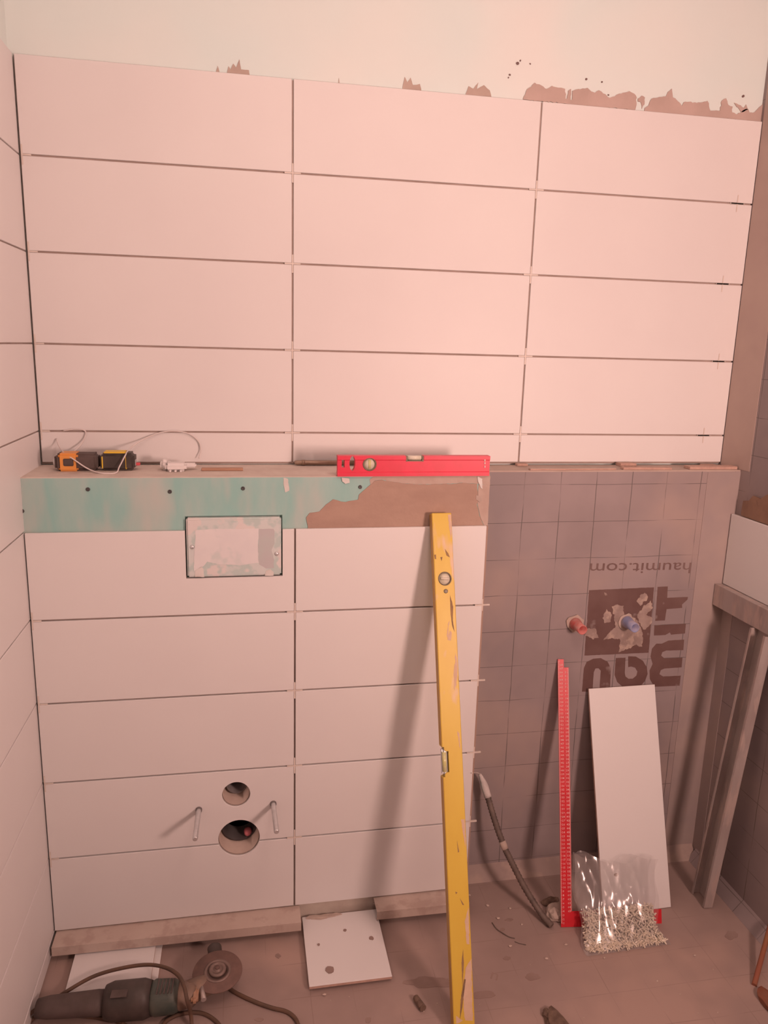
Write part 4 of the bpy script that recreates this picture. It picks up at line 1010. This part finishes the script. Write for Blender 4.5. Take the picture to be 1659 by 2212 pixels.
MB().tube(spline([fl(490, 2130), fl(505, 2142), fl(530, 2155), fl(560, 2168), fl(590, 2178), fl(615, 2184), fl(632, 2194), fl(643, 2210), fl(645, 2235), fl(620, 2270)], 8), 0.0045, 8).build('right_length', 'cord', tc)
MB().tube(spline([fl(345, 2225), fl(360, 2205), fl(385, 2192), fl(415, 2187), fl(440, 2190), fl(462, 2202), fl(478, 2220), fl(490, 2250), fl(560, 2275), fl(620, 2270)], 8), 0.0043, 8).build('lower_loop', 'cord', tc)
MB().tube(spline([fl(118, 2166), fl(125, 2180), fl(150, 2192), fl(185, 2196), fl(225, 2200), fl(262, 2210), fl(300, 2235), fl(345, 2260), fl(410, 2260)], 8), 0.0040, 8).build('left_loop', 'cord', tc)
MB().tube(spline([fl(280, 2189, 0.012), fl(272, 2200, 0.008), fl(263, 2214), fl(250, 2240)], 6), 0.0040, 8).build('short_tail', 'cord', tc)

# orange strap and sack at the right edge
t = thing('orange_strap', 'orange strap leaning on the right wall at the floor', 'strap', (1.70, -0.60, 0))
s0 = at(1629, 2128, 'Z', 0.003); s1 = at(1665, 1995, 'X', 1.797)
sdv = (s1 - s0); b = MB()
wv = Vector((0.004, -0.009, 0.0))
pts = [s0.lerp(s1, k / 10) for k in range(11)]
pts = [Vector((min(q.x, 1.797), q.y, q.z)) for q in pts]
b.tube(pts, 0.0062, 8).build('webbing', 'orange_dull', t)
M['sack'] = mat('orange_red_sack', (0.27, 0.075, 0.04), (0.24, 0.10, 0.06), 14, 0.85, bump=0.4)
q = at(1674, 2172, 'Z', 0.01)
lump('sack', (q.x, q.y, 0), 0.024, 0.045, 0.014, 'sack', 'low orange red sack edge on the floor by the right wall', 'sack', 21, 0.15)

# ================================================================== work lamp behind the camera, fill globe added overhead
lp_ = Vector(WORK_LAMP['pos'])
t = thing('work_lamp', 'work lamp on a thin stand behind the camera by the right wall', 'lamp', (lp_.x, lp_.y, 0))
aim = (Vector((1.05, 0.0, 1.75)) - lp_).normalized()
lx = aim.cross(Vector((0, 0, 1))).normalized(); lz = lx.cross(aim)
LMx = axes(lp_, lx, aim, lz)
MB().cbox(-0.122, 0.122, -0.055, -0.006, -0.17, 0.17, 0.008, LMx, seg=2).build('housing', 'black', t)
MB().box(-0.115, 0.115, -0.006, -0.003, -0.16, 0.16, LMx).build('led_panel', 'lamp_glow', t)
ld = bpy.data.lights.new('work_light', 'AREA'); ld.shape = 'RECTANGLE'; ld.size = 0.23; ld.size_y = 0.32
ld.energy = WORK_LAMP['power']; ld.color = LAMP_RGB
lo_ = bpy.data.objects.new('work_light', ld); COL.objects.link(lo_)
lo_.matrix_world = axes(lp_, lx, lz, -aim)
b = lp_ - aim * 0.03
MB().tube([(b.x, b.y, 0.25), (b.x, b.y, b.z - 0.17)], 0.012, 12).build('pole', 'black', t)
for i in range(3):
    a = i * 2.094 + 2.3
    MB().tube([(b.x, b.y, 0.40), (max(min(b.x + 0.30 * math.cos(a), RW - 0.02), 0.02), b.y + 0.30 * math.sin(a), 0.010)], 0.009, 8).build('leg', 'black', t)
cp_ = Vector(FILL_LAMP['pos'])  # unseen globe, added as soft fill and to brighten the top of the wall
t = thing('ceiling_lamp', 'round globe lamp hanging under the ceiling', 'lamp', (cp_.x, cp_.y, CEIL))
MB().tube([(cp_.x, cp_.y, CEIL - 0.001), (cp_.x, cp_.y, cp_.z + 0.155)], 0.006, 8).build('cable', 'black', t)
MB().lathe([(0.035, 0.150), (0.035, 0.178), (0.010, 0.185)], Matrix.Translation(cp_), 16).build('socket', 'black', t)
bm = bmesh.new(); bmesh.ops.create_icosphere(bm, subdivisions=3, radius=0.15)
for q in bm.verts: q.co += cp_
me = bpy.data.meshes.new('bulb'); bm.to_mesh(me); bm.free(); me.materials.append(M['bulb_glow']); link('bulb', me, t)

pd = bpy.data.lights.new('globe_light', 'POINT'); pd.energy = FILL_LAMP['power']; pd.color = LAMP_RGB; pd.shadow_soft_size = 0.16
po = bpy.data.objects.new('globe_light', pd); COL.objects.link(po); po.location = cp_
